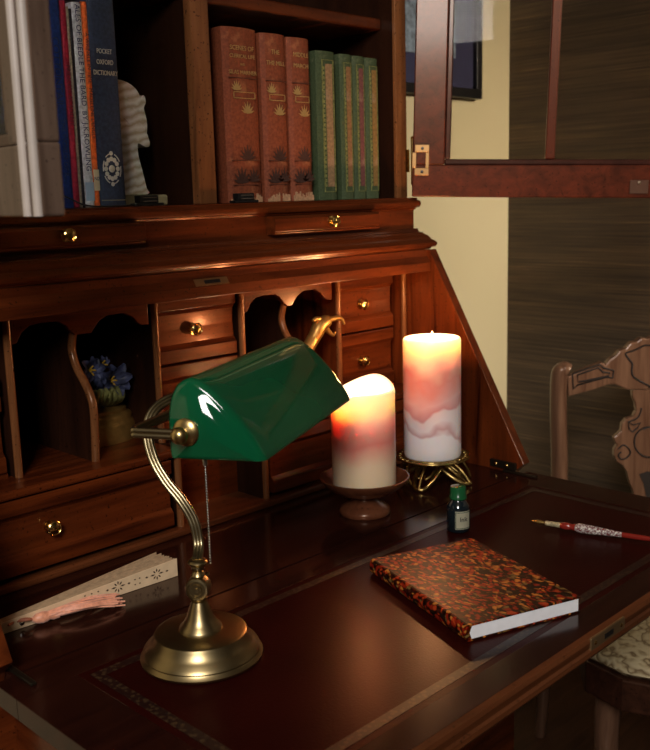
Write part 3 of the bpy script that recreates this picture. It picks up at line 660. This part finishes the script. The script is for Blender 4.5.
# ------------------------------------------------------------------ candles
def candle(root_name, label, c, r, z0, zr, hf, mat, depth, flame, wick_z, fz, seg=64, wall=.007):
    t = thing(root_name, label, 'candle', (c.x, c.y, z0))
    zr0 = zr
    prof = [(r * .97, z0), (r, z0 + .003)] + [(r, z0 + (zr - z0) * k / 10) for k in range(1, 10)] + [(r, zr - .004), (r - .0012, zr - .001), (r - .003, zr), (r - .005, zr - .001), (r - wall, zr - .005), (r - wall - .003, zr - depth * .6), (r - wall - .010, zr - depth), (.006, zr - depth - .003), (0, zr - depth - .003)]
    def h(a, rr, hh):
        k = max(0, min(1, (hh - (zr - .05)) / .05)); return hf(a) * k * k if hf else 0
    bm = bmesh.new(); lathe(bm, prof, (c.x, c.y, 0), seg=seg, hfun=h); link('wax', bm, mat, t, smooth=60)
    bm = bmesh.new(); tube(bm, [(c.x + flame, c.y, zr - depth - .004), (c.x + flame + .001, c.y, wick_z)], .0011, 8); link('wick', bm, BLACK, t)
    bm = bmesh.new(); lathe(bm, [(0, 0), (.0028, .003), (.0042, .008), (.0036, .014), (.0016, .020), (0, .024)], (c.x + flame + .001, c.y, fz), seg=16)
    f = link('flame', bm, FLAME, t, smooth=60)
    return t
W1 = wax('cream wax with a pink band', [(0, (.84, .66, .44)), (.26, (.86, .64, .44)), (.40, (.86, .40, .30)), (.47, (.84, .28, .22)), (.58, (.88, .42, .32)), (.74, (.92, .84, .66)), (1, (.94, .90, .76))], .0, .145, .010)
W2 = wax('pink marbled wax', [(0, (.86, .76, .75)), (.16, (.90, .82, .82)), (.19, (.68, .42, .42)), (.26, (.88, .76, .75)), (.38, (.86, .70, .69)), (.41, (.72, .34, .33)), (.50, (.82, .50, .47)), (.64, (.80, .32, .26)), (.80, (.92, .78, .56)), (1, (.94, .90, .72))], .0, .182, .030)
hump = lambda a: .014 * math.exp(-((math.atan2(math.sin(a - .25), math.cos(a - .25))) / .85) ** 2) - .012 * math.exp(-((math.atan2(math.sin(a - 2.5), math.cos(a - 2.5))) / .8) ** 2)
candle('pillar_candle', 'shorter cream pillar candle with a pink band on a turned wooden dish', C1, .0437, .7865, .924, hump, W1, .030, -.014, .898, .896)
candle('pillar_candle', 'taller pillar candle, pink and white marbled wax, on a pierced brass stand', C2, .0430, .7925, .972, None, W2, .016, 0, .960, .9575)
ws = thing('candle_dish', 'turned brown wooden footed dish holding the shorter candle', 'candle holder', (C1.x, C1.y, .7503))
bm = bmesh.new(); lathe(bm, [(.0, 0), (.034, 0), (.0355, .003), (.034, .008), (.026, .013), (.018, .018), (.0165, .022), (.021, .026)], (C1.x, C1.y, .7503), seg=48); link('foot', bm, TURN, ws, smooth=50)
bm = bmesh.new(); lathe(bm, [(.0, .0245), (.022, .0255), (.040, .032), (.054, .041), (.0615, .050), (.0620, .0525), (.060, .0530), (.053, .0455), (.046, .0375), (.044, .0358), (0, .0355)], (C1.x, C1.y, .7503), seg=56); link('bowl', bm, TURN, ws, smooth=50)
# filigree stand
fs = thing('filigree_candle_stand', 'pierced brass stand with scrolling legs under the taller candle', 'candle holder', (C2.x, C2.y, .7503))
zt = .7895
bm = bmesh.new(); lathe(bm, [(0, 0), (.044, 0), (.0445, .0015), (.044, .0025), (0, .0025)], (C2.x, C2.y, zt), seg=48)
for R_ in (.0555, .046):
    tube(bm, [(C2.x + R_ * math.cos(2 * math.pi * k / 48), C2.y + R_ * math.sin(2 * math.pi * k / 48), zt + .002) for k in range(48)], .0018, 8, closed=True)
for k in range(28):
    a = 2 * math.pi * k / 28; q = lambda r_, da: (C2.x + r_ * math.cos(a + da), C2.y + r_ * math.sin(a + da), zt + .002)
    tube(bm, [q(.044, -.05), q(.048, .08), q(.052, .06), q(.0555, -.06)], .0011, 6, smooth=3)
link('pierced_plate', bm, FILI, fs, smooth=60)
for k in range(4):
    a0 = math.radians(18 + 90 * k); bm = bmesh.new()
    def q(r_, z, da=0): return (C2.x + r_ * math.cos(a0 + da), C2.y + r_ * math.sin(a0 + da), .7503 + z * 1.55)
    for s in (-1, 1):
        tube(bm, [q(.010, .0235, s * .8), q(.024, .016, s * .58), q(.040, .0085, s * .36), q(.055, .0028, s * .14), q(.059, .0022, 0)], lambda u: .0026 + .001 * math.sin(u * 3), 8, smooth=6)
        tube(bm, [q(.018, .022, s * .25), q(.030, .0185, s * .46), q(.040, .0135, s * .30), q(.045, .0105, s * .12), q(.040, .0125, s * .05)], .0017, 8, smooth=5)
        tube(bm, [q(.030, .024, s * .78), q(.044, .020, s * .62), q(.052, .0125, s * .42), q(.057, .006, s * .22)], .0018, 8, smooth=5)
    tube(bm, [q(.012, .0235), q(.028, .0215), q(.044, .015), q(.055, .006), q(.060, .002)], .0022, 8, smooth=5)
    link('scroll_leg', bm, FILI, fs, smooth=60)

# ------------------------------------------------------------------ banker's lamp
LX, LY = -.2874, -.2830
lamp = thing('bankers_lamp', 'antique brass desk lamp with a green glass shade standing on the writing flap', 'lamp', (LX, LY, .7497))
bm = bmesh.new()
lathe(bm, [(0, 0), (.0555, 0), (.0580, .0012), (.0586, .0035), (.0565, .0055), (.0555, .0070), (.0562, .0085), (.0545, .0115), (.0500, .0150), (.0470, .0190), (.0452, .0232), (.0440, .0258), (.0415, .0270), (.0210, .0282), (.0207, .0295), (.0200, .0310), (.0165, .0345), (.0130, .0405), (.0100, .0490), (.0078, .0545), (.0072, .0560), (0, .0560)], (LX, LY, .7500), seg=72)
link('base', bm, ABRASS, lamp, smooth=35)
bm = bmesh.new(); lathe(bm, [(.0066, .0560), (.0080, .0575), (.0082, .0600), (.0060, .0620), (.0072, .0640)], (LX, LY, .75), seg=28); link('neck', bm, ABRASS, lamp, smooth=50)
jc = Vector((LX, LY, .8195)); ax = Vector((-.80, -.60, .0)).normalized()
bm = bmesh.new(); lathe(bm, [(0, -.0068), (.0105, -.0068), (.0116, -.0055), (.0116, -.0008), (.0108, 0), (.0116, .0008), (.0116, .0055), (.0105, .0070), (.0085, .0074), (.0080, .0066), (.0058, .0066), (.0052, .0080), (.0025, .0080), (.0022, .0092), (0, .0094)], jc, ax, 32)
jo = link('knuckle_joint', bm, ABRASS, lamp, smooth=40)
rt = -ax
bm = bmesh.new(); lathe(bm, [(.0030, .006), (.0040, .008), (.0026, .0100), (.0022, .014)], jc, rt, 14)
tube(bm, [jc + rt * .013 + Vector((0, 0, -.001)), jc + rt * .019 + Vector((.002, -.001, .003)), jc + rt * .023 + Vector((.003, -.002, .0045))], lambda u: .0022 - .0006 * u, 8)
link('wing_screw', bm, ABRASS2, jo, smooth=60)
bm = bmesh.new(); lathe(bm, [(.0045, .010), (.0068, .0125), (.0055, .0155), (.0042, .0165), (.0062, .0190), (.0058, .0215), (.0088, .0235), (.0095, .0255), (.0080, .0275), (.0050, .0282)], jc, (0.02, -.01, 1), 28); link('collar', bm, ABRASS, lamp, smooth=50)
# shade frame of reference
uh = Vector((.5143, -.8576, 0)); vh = Vector((.8953, .4455, 0)); A0 = Vector((-.3087, -.2766, .950)); UW = .0930; VL = .2700; SH = .0735
M_ = A0 - uh * .024 + vh * .132 + Vector((0, 0, .0265))
def pd(px, py, d):
    v = Vector((px - 325, py - 375, FPX)) * (d / FPX); return CAM + Vector((RX.dot(v), RY.dot(v), RZ.dot(v)))
stem = [jc + Vector((0, 0, .027)), pd(198.5, 545, .905), pd(194, 522, .905), pd(182, 501, .905), pd(166, 481, .908), pd(154, 460, .912), pd(148, 437, .918), pd(150, 418, .925), pd(160, 405, .935), pd(178, 397, .950), M_]
st = smoothpath(stem, 8)
bm = bmesh.new(); side_ = Vector((.80, .60, 0)) * .0031
n_ = len(st)
for k, off in enumerate((-1, 0, 1)):
    pts_ = []
    for i, p in enumerate(st):
        tg = (st[min(i + 1, n_ - 1)] - st[max(i - 1, 0)]).normalized(); nrm = tg.cross(fwd).normalized(); pts_.append(p + nrm * .0030 * off)
    tube(bm, pts_, .0023, 10)
link('reeded_arm', bm, ABRASS2, lamp, smooth=60)
# yoke
G = A0 + uh * .023 + Vector((0, 0, .0270)); zc = Vector((0, 0, .0270))
yk = []
off = .047
c1 = A0 - uh * .026 - vh * .016 + zc
c2 = A0 - uh * .026 + vh * (VL + .014) + zc
yk = [G - vh * .0175, A0 - uh * .018 - vh * .016 + zc, A0 - uh * .0245 - vh * .0145 + zc, A0 - uh * .027 - vh * .008 + zc, A0 - uh * .026 + vh * .02 + zc, M_, A0 - uh * .026 + vh * (VL - .02) + zc, A0 - uh * .024 + vh * (VL + .010) + zc, A0 - uh * .015 + vh * (VL + .014) + zc, G + vh * (VL + .0185)]
bm = bmesh.new()
yk = smoothpath(yk[:4], 5)[:-1] + smoothpath(yk[3:7], 6)[:-1] + smoothpath(yk[6:], 5)
for s in (-1, 1): tube(bm, [p + Vector((0, 0, s * .0022)) for p in yk], .0027, 10)
link('yoke', bm, ABRASS2, lamp, smooth=60)
for s, g in ((-1, G - vh * .0080), (1, G + vh * (VL + .0080))):
    bm = bmesh.new(); d_ = vh * s
    lathe(bm, [(0, -.001), (.0125, -.001), (.0128, .001), (.0110, .0030), (.0070, .0042), (.0045, .0050), (.0045, .0080), (.0072, .0100), (.0080, .0135), (.0068, .0172), (.0035, .0195), (0, .0202)], g, d_, 28)
    link('shade_knob', bm, BRASS if False else plain('satin brass', (.58, .41, .17), .3, 1, .08, 20), lamp, smooth=50)
# shade: shell with closed rounded ends
PR = [(0.01, 0), (0, .08), (0, .30), (.004, .52), (.022, .68), (.06, .82), (.12, .93), (.20, .99), (.27, 1.0), (.35, .965), (.44, .895), (.54, .79), (.64, .665), (.74, .52), (.84, .35), (.93, .175), (.98, .06), (.99, 0)]
pr2 = [Vector((p.x, 0, p.z)) for p in smoothpath([(a, 0, b) for a, b in PR], 3)]
def shell(off):
    """outer skin of the shade with closed rounded ends, off = inset"""
    fil = .0085; st_ = [(0, .0, fil)]
    rows = []
    nf = 6
    seq = [(fil * (1 - math.cos(math.pi / 2 * k / nf)), fil * (1 - math.sin(math.pi / 2 * k / nf))) for k in range(nf + 1)]
    slots = [(a, i_) for a, i_ in seq] + [(VL * k / 8, 0) for k in range(1, 8)] + [(VL - a, i_) for a, i_ in seq[::-1]]
    for v_, ins in slots:
        ins2 = ins + off; v2 = min(max(v_, off), VL - off); row = []
        for p in pr2:
            cx_, cz_ = .45, .0
            x_ = p.x * UW; z_ = p.z * SH
            cx2 = .42 * UW
            x2 = cx2 + (x_ - cx2) * (1 - ins2 / (.5 * UW)); z2 = z_ * (1 - ins2 / SH)
            row.append(A0 + uh * x2 + vh * v2 + Vector((0, 0, z2)))
        rows.append(row)
    return rows
bm = bmesh.new()
def skin(rows):
    V = [[bm.verts.new(p) for p in r] for r in rows]
    for A_, C_ in zip(V, V[1:]):
        for i in range(len(A_) - 1): bm.faces.new((A_[i], A_[i + 1], C_[i + 1], C_[i]))
    for ring_, sg in ((V[0], -1), (V[-1], 1)):      # gently domed ends
        mid = A0 + uh * (.42 * UW) + Vector((0, 0, .38 * SH)); base_v = (ring_[5].co - A0).dot(vh); cur = ring_
        c0 = mid + vh * (base_v)
        for q_ in (.85, .65, .42, .2):
            nx = [bm.verts.new(c0 + (v.co - c0) * q_ + vh * (sg * .0095 * (1 - q_ ** 2))) for v in ring_]
            n = len(cur)
            for i in range(n): bm.faces.new((cur[i], cur[(i + 1) % n], nx[(i + 1) % n], nx[i]))
            cur = nx
        bm.faces.new(cur)
    return V
Vo = skin(shell(0)); Vi = skin(shell(.003))
rim_o = [r[0] for r in Vo] + [r[-1] for r in Vo[::-1]]; rim_i = [r[0] for r in Vi] + [r[-1] for r in Vi[::-1]]
for i in range(len(rim_o)):
    j = (i + 1) % len(rim_o)
    if rim_o[i] is not rim_o[j]:
        try: bm.faces.new((rim_o[i], rim_o[j], rim_i[j], rim_i[i]))
        except ValueError: pass
link('glass_shade', bm, GREEN, lamp, smooth=80)
pc = A0 + uh * .040 + vh * .012
bm = bmesh.new()
zz = .955
top = Vector((pc.x, pc.y, .0))
ct = A0 + uh * .030 + vh * .0125; cb = Vector((ct.x, ct.y, 0))
lathe(bm, [(.0022, 0), (.0026, .006), (.0015, .012)], (ct.x, ct.y, .941), seg=10)
zz = .942
while zz > .845:
    lathe(bm, [(0, -.00115), (.0010, -.0006), (.00115, 0), (.0010, .0006), (0, .00115)], (ct.x, ct.y, zz), seg=8); zz -= .0026
link('pull_chain', bm, STEEL, lamp, smooth=60)
# lamp socket and bulb under the shade
bm = bmesh.new(); a_ = A0 + uh * .040 + Vector((0, 0, .034)); lathe(bm, [(.008, .012), (.010, .02), (.010, .055), (.006, .060)], a_, vh, 20); sk = link('socket', bm, ABRASS, lamp, smooth=50)
bm = bmesh.new(); lathe(bm, [(.006, .060), (.012, .075), (.014, .11), (.012, .16), (.006, .176), (0, .178)], a_, vh, 20); link('bulb', bm, plain('unlit frosted bulb', (.7, .7, .68), .3), lamp, smooth=50)

# ------------------------------------------------------------------ notebook
bkT = [Vector((-.0355, -.2735, 0)), Vector((.1050, -.3125, 0)), Vector((.0345, -.5020, 0)), Vector((-.1010, -.4625, 0))]
bc = sum(bkT, Vector()) / 4; dy = ((bkT[0] - bkT[3]) + (bkT[1] - bkT[2])).normalized(); dx = Vector((dy.y, -dy.x, 0)); BW, BL = .1400, .1975
nb = thing('notebook', 'closed notebook in red and black marbled paper with white pages on the writing flap', 'book', (bc.x, bc.y, .7500))
MB_ = Matrix((dx, dy, Vector((0, 0, 1)))).transposed().to_4x4(); MB_.translation = (bc.x, bc.y, .7500)
z0, th = .0003, .0172
spn = []
for k in range(9): a = math.pi / 2 + math.pi * k / 8; spn.append((-BW / 2 + .0025 + .0045 * math.cos(a), z0 + th / 2 + th / 2 * math.sin(a)))
inn = [(-BW / 2 + .006, z0 + .002), (BW / 2, z0 + .002), (BW / 2, z0), ]
ring = [(BW / 2, z0 + th), ] + spn + [(BW / 2, z0), (BW / 2, z0 + .0018), (-BW / 2 + .006, z0 + .0018), (-BW / 2 + .0035, z0 + th / 2), (-BW / 2 + .006, z0 + th - .0018), (BW / 2, z0 + th - .0018)]
bm = bmesh.new(); prism(bm, [(x, -BL / 2, z) for x, z in ring], (0, BL, 0)); bm.transform(MB_); link('marbled_cover', bm, MARB, nb, bevel=.0005)
bm = B((-BW / 2 + .0035, BW / 2 - .0025, -BL / 2 + .0006, BL / 2 - .002, z0 + .002, z0 + th - .002)); bm.transform(MB_); link('page_block', bm, PAPER, nb)
bm = B((BW / 2 - .0024, BW / 2 + .0004, -BL / 2 + .003, -BL / 2 + .012, z0 + .002, z0 + th - .003)); bm.transform(MB_); link('torn_corner', bm, plain('bare board corner', (.35, .25, .12), .8), nb, bevel=.001)

# ------------------------------------------------------------------ ink bottle
ix, iy = .1500, -.2600
ib = thing('ink_bottle', 'small glass ink bottle with a green wax top and cream label beside the notebook', 'bottle', (ix, iy, .7500))
bm = bmesh.new(); lathe(bm, [(0, .0003), (.0138, .0003), (.0152, .002), (.0152, .030), (.0142, .0345), (.0105, .0395), (.0086, .042), (.0086, .046), (0, .046)], (ix, iy, .75), seg=12)
link('glass_body', bm, plain('inky dark glass', (.006, .012, .016), .06, 0, .1, 30, coat=1), ib, smooth=40)
bm = bmesh.new(); lathe(bm, [(.0094, .042), (.0112, .0435), (.0112, .047), (.0104, .048), (.0104, .0565), (.0098, .059), (.0070, .0600), (0, .0602)], (ix, iy, .75), seg=28); link('green_cap', bm, plain('green sealing wax', (.010, .095, .030), .22, coat=.5), ib, smooth=45)
ld = Vector((.06, -1, 0)).normalized(); vang = math.atan2(-.72, -.45)
bm = bmesh.new(); cols = []
def arcpts(r_, a0, a1, z0_, z1_, n=9):
    rows = []
    for k in range(n):
        a = a0 + (a1 - a0) * k / (n - 1); rows.append((bm.verts.new((ix + r_ * math.cos(a), iy + r_ * math.sin(a), z0_)), bm.verts.new((ix + r_ * math.cos(a), iy + r_ * math.sin(a), z1_))))
    for a_, b_ in zip(rows, rows[1:]): bm.faces.new((a_[0], b_[0], b_[1], a_[1]))
arcpts(.01545, math.radians(-158), math.radians(-76), .7555, .7795); bmesh.ops.solidify(bm, geom=bm.faces[:], thickness=-.0002)
lb = link('label', bm, plain('cream ink label', (.72, .68, .50), .6, 0, .05, 60), ib, smooth=60)
bm = bmesh.new()
for (a0, a1, za, zb) in ((-156, -78, .7565, .7573), (-156, -78, .7777, .7785), (-156, -153, .7565, .7785), (-81, -78, .7565, .7785)): arcpts(.0158, math.radians(a0), math.radians(a1), za, zb)
bmesh.ops.solidify(bm, geom=bm.faces[:], thickness=-.0002); link('label_border', bm, plain('dark green border ink', (.02, .08, .04), .5), lb)
la = math.radians(-118); text('label_script', 'Ink', .0085, (ix + .0160 * math.cos(la), iy + .0160 * math.sin(la), .7690), (-math.sin(la), math.cos(la), 0), (0, 0, 1), BLACK, lb)

# ------------------------------------------------------------------ glass dip pen
pA = Vector((.2222, -.3215, .7572)); pB = Vector((.272, -.508, .7560)); pdv = (pB - pA).normalized(); L_ = (pB - pA).length
pen = thing('dip_pen', 'glass dip pen with golden nib, red bead and glittery spiral handle on the writing flap', 'pen', (pA.x, pA.y, .7500))
def seg(name, prof, mat): bm = bmesh.new(); lathe(bm, [(r, h) for r, h in prof], pA, pdv, 18); return link(name, bm, mat, pen, smooth=60)
seg('nib', [(0, 0), (.0010, .004), (.0028, .010), (.0032, .014), (.0022, .018), (.0024, .022)], plain('golden nib', (.55, .36, .12), .25, .9))
seg('ferrule', [(.0028, .021), (.0034, .023), (.0030, .0265), (.0034, .030), (.0032, .034), (.0036, .038), (.0030, .041)], plain('white gold ferrule', (.75, .6, .36), .3, .5, .5, 300))
RG = plain('deep red glass', (.22, .018, .012), .12, 0, .2, 40, coat=1)
seg('red_bead', [(.0030, .040), (.0044, .043), (.0052, .047), (.0046, .052), (.0034, .055), (.0046, .058), (.0050, .060)], RG)
def spiral():
    mt, nt, b = newmat('glittery spiral glass')
    tc = N(nt, 'ShaderNodeTexCoord'); wv = N(nt, 'ShaderNodeTexNoise', i_Scale=420, i_Detail=2); nt.links.new(tc.outputs['Object'], wv.inputs['Vector'])
    r = ramp(nt, [(.34, (.16, .02, .02)), (.46, (.26, .17, .17)), (.56, (.45, .40, .38)), (.66, (.85, .8, .7))]); nt.links.new(wv.outputs['Fac'], r.inputs[0]); nt.links.new(r.outputs[0], b.inputs['Base Color'])
    b.inputs['Roughness'].default_value = .15; b.inputs['Coat Weight'].default_value = 1; return mt
seg('spiral_handle', [(.0042, .060), (.0062, .064), (.0060, .074), (.0052, .088), (.0042, .104), (.0034, .118)], spiral())
seg('red_tail', [(.0034, .117), (.0034, .14), (.0028, .165), (.0014, L_), (0, L_ + .002)], RG)

# ------------------------------------------------------------------ folding fan
fan = thing('folding_fan', 'nearly closed pale wooden folding fan with a pierced guard stick', 'fan', (-.30, -.095, .7503))
FW = plain('pale fan wood', (.80, .58, .36), .5, 0, .08, 90); FW2 = plain('fan slat wood', (.50, .34, .20), .6, 0, .2, 160)
piv = Vector((-.3900, -.0955, .7503)); nfan = 9
e0 = Vector((-.1852, -.1063, .7503)); e1 = Vector((-.1895, -.0715, .7503))
def blade(a, k, mat, name):
    b = e0.lerp(e1, k); a = piv + Vector((0, .0005 + .010 * k, 0)); d = (b - a).normalized(); nrm = Vector((-d.y, d.x, 0)); t_ = .0011 if k == 0 else .0008; hz = 0 if k == 0 else random.uniform(-.0016, .0012)
    bm = bmesh.new(); prism(bm, [a - d * .030, b, b + Vector((0, 0, .0215 + hz)), a + d * .05 + Vector((0, 0, .0145)), a - d * .030 + Vector((0, 0, .0115))], nrm * t_); return bm, a, b, d, nrm
bm, a, b, d, nrm = blade(0, 0, FW, 'guard'); g0 = link('guard_stick', bm, FW, fan, bevel=.0003)
# pierced flowers on guard
bm = bmesh.new()
def dia(u, z, ang, L1, w1):
    c = a + d * u + Vector((0, 0, z)) - nrm * .00012; e = d * math.cos(ang) + Vector((0, 0, math.sin(ang))); f = -d * math.sin(ang) + Vector((0, 0, math.cos(ang)))
    prism(bm, [c, c + e * L1 * .5 + f * w1, c + e * L1, c + e * L1 * .5 - f * w1], -nrm * .0001)
Lg = (b - a).length
for uc in (Lg - .028, Lg - .078):
    for k in range(8):
        an = 2 * math.pi * k / 8; s_ = .0068 if k % 4 == 0 else .0048
        dia(uc + .0022 * math.cos(an), .0105 + .0022 * math.sin(an), an, s_, .0010)
    for s in (-1, 1): dia(uc + s * .0115, .0105, 0 if s > 0 else math.pi, .004, .0012)
for uc in (Lg - .052, Lg - .058, Lg - .104, Lg - .112, Lg - .12):
    for zz_ in (.0065, .0125): dia(uc, zz_, 0, .0026, .0009)
link('pierced_pattern', bm, plain('dark piercing', (.05, .025, .015), .8), g0)
for k in range(1, nfan):
    bm, *_ = blade(0, k / (nfan - 1), FW2, 'slat'); link('slat', bm, FW2, fan)
bm = bmesh.new(); lathe(bm, [(.0028, -.0006), (.0030, .0008), (.0015, .0016), (0, .0018)], a + d * .014 + Vector((0, 0, .006)), -nrm, 14); link('rivet', bm, SILV, fan, smooth=60)
# tassel lies on the desk in front of the fan
ts = thing('tassel', 'salmon pink silk tassel lying in front of the folding fan', 'tassel', (-.33, -.115, .7503))
SALM = plain('salmon silk', (.85, .34, .20), .45, 0, .25, 200, Sheen_Weight=.4)
h0 = Vector((-.3575, -.1035, .7580)); h1 = Vector((-.2720, -.1230, .7565)); hd = (h1 - h0).normalized(); hn = Vector((-hd.y, hd.x, 0))
bm = bmesh.new(); random.seed(11)
for k in range(70):
    a_ = random.uniform(0, 6.28); r0 = .0035 * math.sqrt(random.random()); r1 = random.uniform(.2, 1) ; L2 = random.uniform(.80, 1.0)
    o0 = hn * r0 * math.cos(a_) + Vector((0, 0, r0 * math.sin(a_))); o1 = hn * .0125 * r1 * math.cos(a_) + Vector((0, 0, .0045 * r1 * math.sin(a_)))
    pts_ = []
    for q in range(7):
        u = q / 6; p = h0.lerp(h1, u * L2) + o0.lerp(o1 * (1.0 + .35 * math.sin(2.6 * u)), u) + hn * .0016 * math.sin(u * 9 + k) + Vector((0, 0, .0035 * math.sin(math.pi * u) - .001 * u)); p.z = max(p.z, .7514); pts_.append(p)
    tube(bm, pts_, .0010, 5, smooth=2)
fr = link('silk_strands', bm, SALM, ts, smooth=60); fr['kind'] = 'stuff'
bm = bmesh.new(); lathe(bm, [(.002, -.010), (.0050, -.006), (.0062, 0), (.0058, .005), (.0042, .008), (.0052, .012), (.0046, .018)], h0, hd, 16); link('wrapped_head', bm, SALM, ts, smooth=60)
bm = bmesh.new(); 
for k in range(3): tube(bm, [h0 - hd * .008, h0 - hd * .016 + hn * (.002 * k - .002) + Vector((0, 0, .002)), h0 - hd * .026 + hn * .004 + Vector((0, 0, .0005 * k)), Vector((-.392, -.0990, .760))], .0012, 6, smooth=4)
link('cord', bm, plain('rust cord', (.38, .12, .06), .6), ts, smooth=60)

# ------------------------------------------------------------------ chair
hr = Vector((.7039, -.7100, 0)); hf_ = Vector((.7060, .7080, 0))     # chair's right-left axis and facing-away axis
G0 = Vector((CAM.x, CAM.y, 0)) + hr * .652 + hf_ * 1.860
ch = thing('dining_chair', 'carved wooden side chair with a tapestry seat standing to the right of the desk', 'chair', (G0.x, G0.y, 0))
def cp_(l, z, d=0): return G0 + hr * l + hf_ * d + Vector((0, 0, z))
def onback(px, py):
    v = Vector((px - 325, py - 375, FPX)); r = Vector((RX.dot(v), RY.dot(v), RZ.dot(v))); t = (G0 - CAM).dot(hf_) / r.dot(hf_); p = CAM + r * t
    return ((p - G0).dot(hr), p.z)
crest = [(566, 376), (580, 370), (597, 363), (601, 361), (604, 364), (608, 359), (614, 355), (618, 350), (624, 348), (629, 342), (635, 341), (640, 337), (646, 338), (650, 336.5)]
low = [(652, 389), (640, 389), (626, 389), (619, 386), (613, 383.5), (606, 384), (592, 389), (567, 396)]
cr = [onback(*p) for p in crest]; lo = [onback(*p) for p in low]
def mirror(pts): return [(-x, z) for x, z in pts[::-1]]
c_top = cr + mirror([p for p in cr if p[0] < -.002]); 
c_low = mirror([p for p in lo if p[0] < -.002])[::1] + [p for p in lo if p[0] < -.002]
c_low = [(-x, z) for x, z in [p for p in lo if p[0] < -.002][::-1]] + [p for p in lo if p[0] < -.002]
bm = bmesh.new(); prism(bm, [cp_(x, z, -.011) for x, z in c_top + c_low], hf_ * .022); o = link('crest_rail', bm, CHAIRW, ch, bevel=.003)
def groove(par, loops, rr=.0011, dd=-.0112):
    bm = bmesh.new()
    for L3, closed in loops:
        for m_ in (1, -1):
            pts_ = [cp_(x * m_, z, dd) for x, z in [onback(*p) for p in L3]]
            tube(bm, smoothpath(pts_, 4) if not closed else pts_, rr, 6, closed=closed)
    link('carved_outline', bm, GROOVE, par, smooth=60)
groove(o, [([(571, 373), (598, 363.5), (602, 367), (612, 369.5), (611, 377), (605, 376), (576, 384), (572, 388)], True), ([(576, 374), (597, 366.5), (601, 371), (608, 372), (607, 375), (577, 381)], True),
           ([(654, 386), (647, 384.5), (640, 381), (632, 376), (630, 370), (630.5, 363), (627, 358), (624, 352.5), (631, 350), (638, 347), (643, 344.5), (652, 345)], False)], .0019)
splat = [(631, 389), (631.5, 396), (634, 402), (635, 410), (632, 416), (625, 418), (621, 423), (620, 430), (616, 434), (612.5, 437), (614, 441), (616, 444), (613, 449), (613, 455), (616, 461), (622, 465), (626, 471), (628, 480), (632, 490), (634, 505), (635, 530), (634, 560)]
sl = [onback(*p) for p in splat]; zs = .485
sl = [p for p in sl if p[1] > zs] + [(sl[-1][0], zs)]
bm = bmesh.new(); prism(bm, [cp_(x, z, -.008) for x, z in sl + [(-x, z) for x, z in sl[::-1]]], hf_ * .016); o = link('back_splat', bm, CHAIRW, ch, bevel=.002)
groove(o, [([(640, 407), (639, 412), (636, 417), (630, 420), (627, 421)], False), ([(627, 421), (632, 424), (639, 422), (636, 427), (631, 431), (628, 428)], True),
           ([(617, 448), (622, 444), (627, 447), (629, 452), (625, 457), (620, 458), (617, 454), (620, 451)], False),
           ([(648 + 15 * math.cos(a), 441 + 15 * math.sin(a)) for a in [math.radians(60 + 15 * k) for k in range(17)]], False)], .0017, -.0082)
bm = bmesh.new(); e = [onback(*p) for p in ((638, 473), (646, 470), (654, 472), (654, 500), (646, 500), (642, 482))]
prism(bm, [cp_(x, z, -.0092) for x, z in e], hf_ * .001); link('pierced_heart', bm, GROOVE, o)
xl, zl = onback(561, 367)
for s in (-1, 1):
    bm = bmesh.new()
    pts_ = [cp_(s * .200, 0.0, .045), cp_(s * .188, .30, .015), cp_(s * .180, .46, .0), cp_(s * .179, .62, 0), cp_(s * .183, .74, 0), cp_(s * .1825, zl - .018, 0), cp_(s * .1735, zl - .006, 0), cp_(s * .168, zl - .008, 0)]
    for dd, rr in ((0, .0135),):
        tube(bm, pts_, lambda u: .0168 if u > .3 else .0125 + .008 * u, 14, smooth=6)
    link('back_post', bm, CHAIRW, ch, smooth=60)
    bm = bmesh.new(); tube(bm, [p - hf_ * .0135 + hr * (.003 * s) for p in smoothpath(pts_[2:7], 6)], .0022, 6); tube(bm, [p - hf_ * .0125 - hr * (.0065 * s) for p in smoothpath(pts_[2:7], 6)], .0012, 6); link('reeding', bm, CHAIRW, ch, smooth=60)
# seat: bowed front
def seat_outline(hw, hb_, dep, bow, inset=0):
    pts_ = []
    for k in range(13): 
        u = -1 + 2 * k / 12; pts_.append((u * hw, -dep - bow * (1 - abs(u) ** 2.4) + (.035 if abs(u) > .99 else 0)))
    return pts_ + [(hb_, -.012), (-hb_, -.012)]
so = seat_outline(.243, .18, .475, .075)
bm = bmesh.new(); prism(bm, [cp_(x, .375, y) for x, y in so], (0, 0, .055)); link('seat_rail', bm, wood('dark chair rail', (.02, .008, .005), (.06, .022, .012), 0), ch, bevel=.004)
bm = bmesh.new(); cc = Vector((0, -.23)); rows = []
for sc_, z in ((.965, .4305), (.985, .438), (.955, .450), (.86, .460), (.6, .467), (.3, .470)):
    rows.append([bm.verts.new(cp_(cc.x + (x - cc.x) * sc_, z, cc.y + (y - cc.y) * sc_)) for x, y in so])
for A_, C_ in zip(rows, rows[1:]):
    n = len(A_)
    for i in range(n): bm.faces.new((A_[i], A_[(i + 1) % n], C_[(i + 1) % n], C_[i]))
bm.faces.new(rows[-1]); bm.faces.new(rows[0][::-1])
link('upholstered_seat', bm, brocade(), ch, smooth=60)
for s in (-1, 1):
    bm = bmesh.new(); tube(bm, [cp_(s * .185, .378, -.40), cp_(s * .198, .30, -.415), cp_(s * .188, .15, -.405), cp_(s * .192, .05, -.418), cp_(s * .198, .0, -.43)], lambda u: .024 - .012 * u, 12, smooth=6); link('front_leg', bm, CHAIRW, ch, smooth=60)
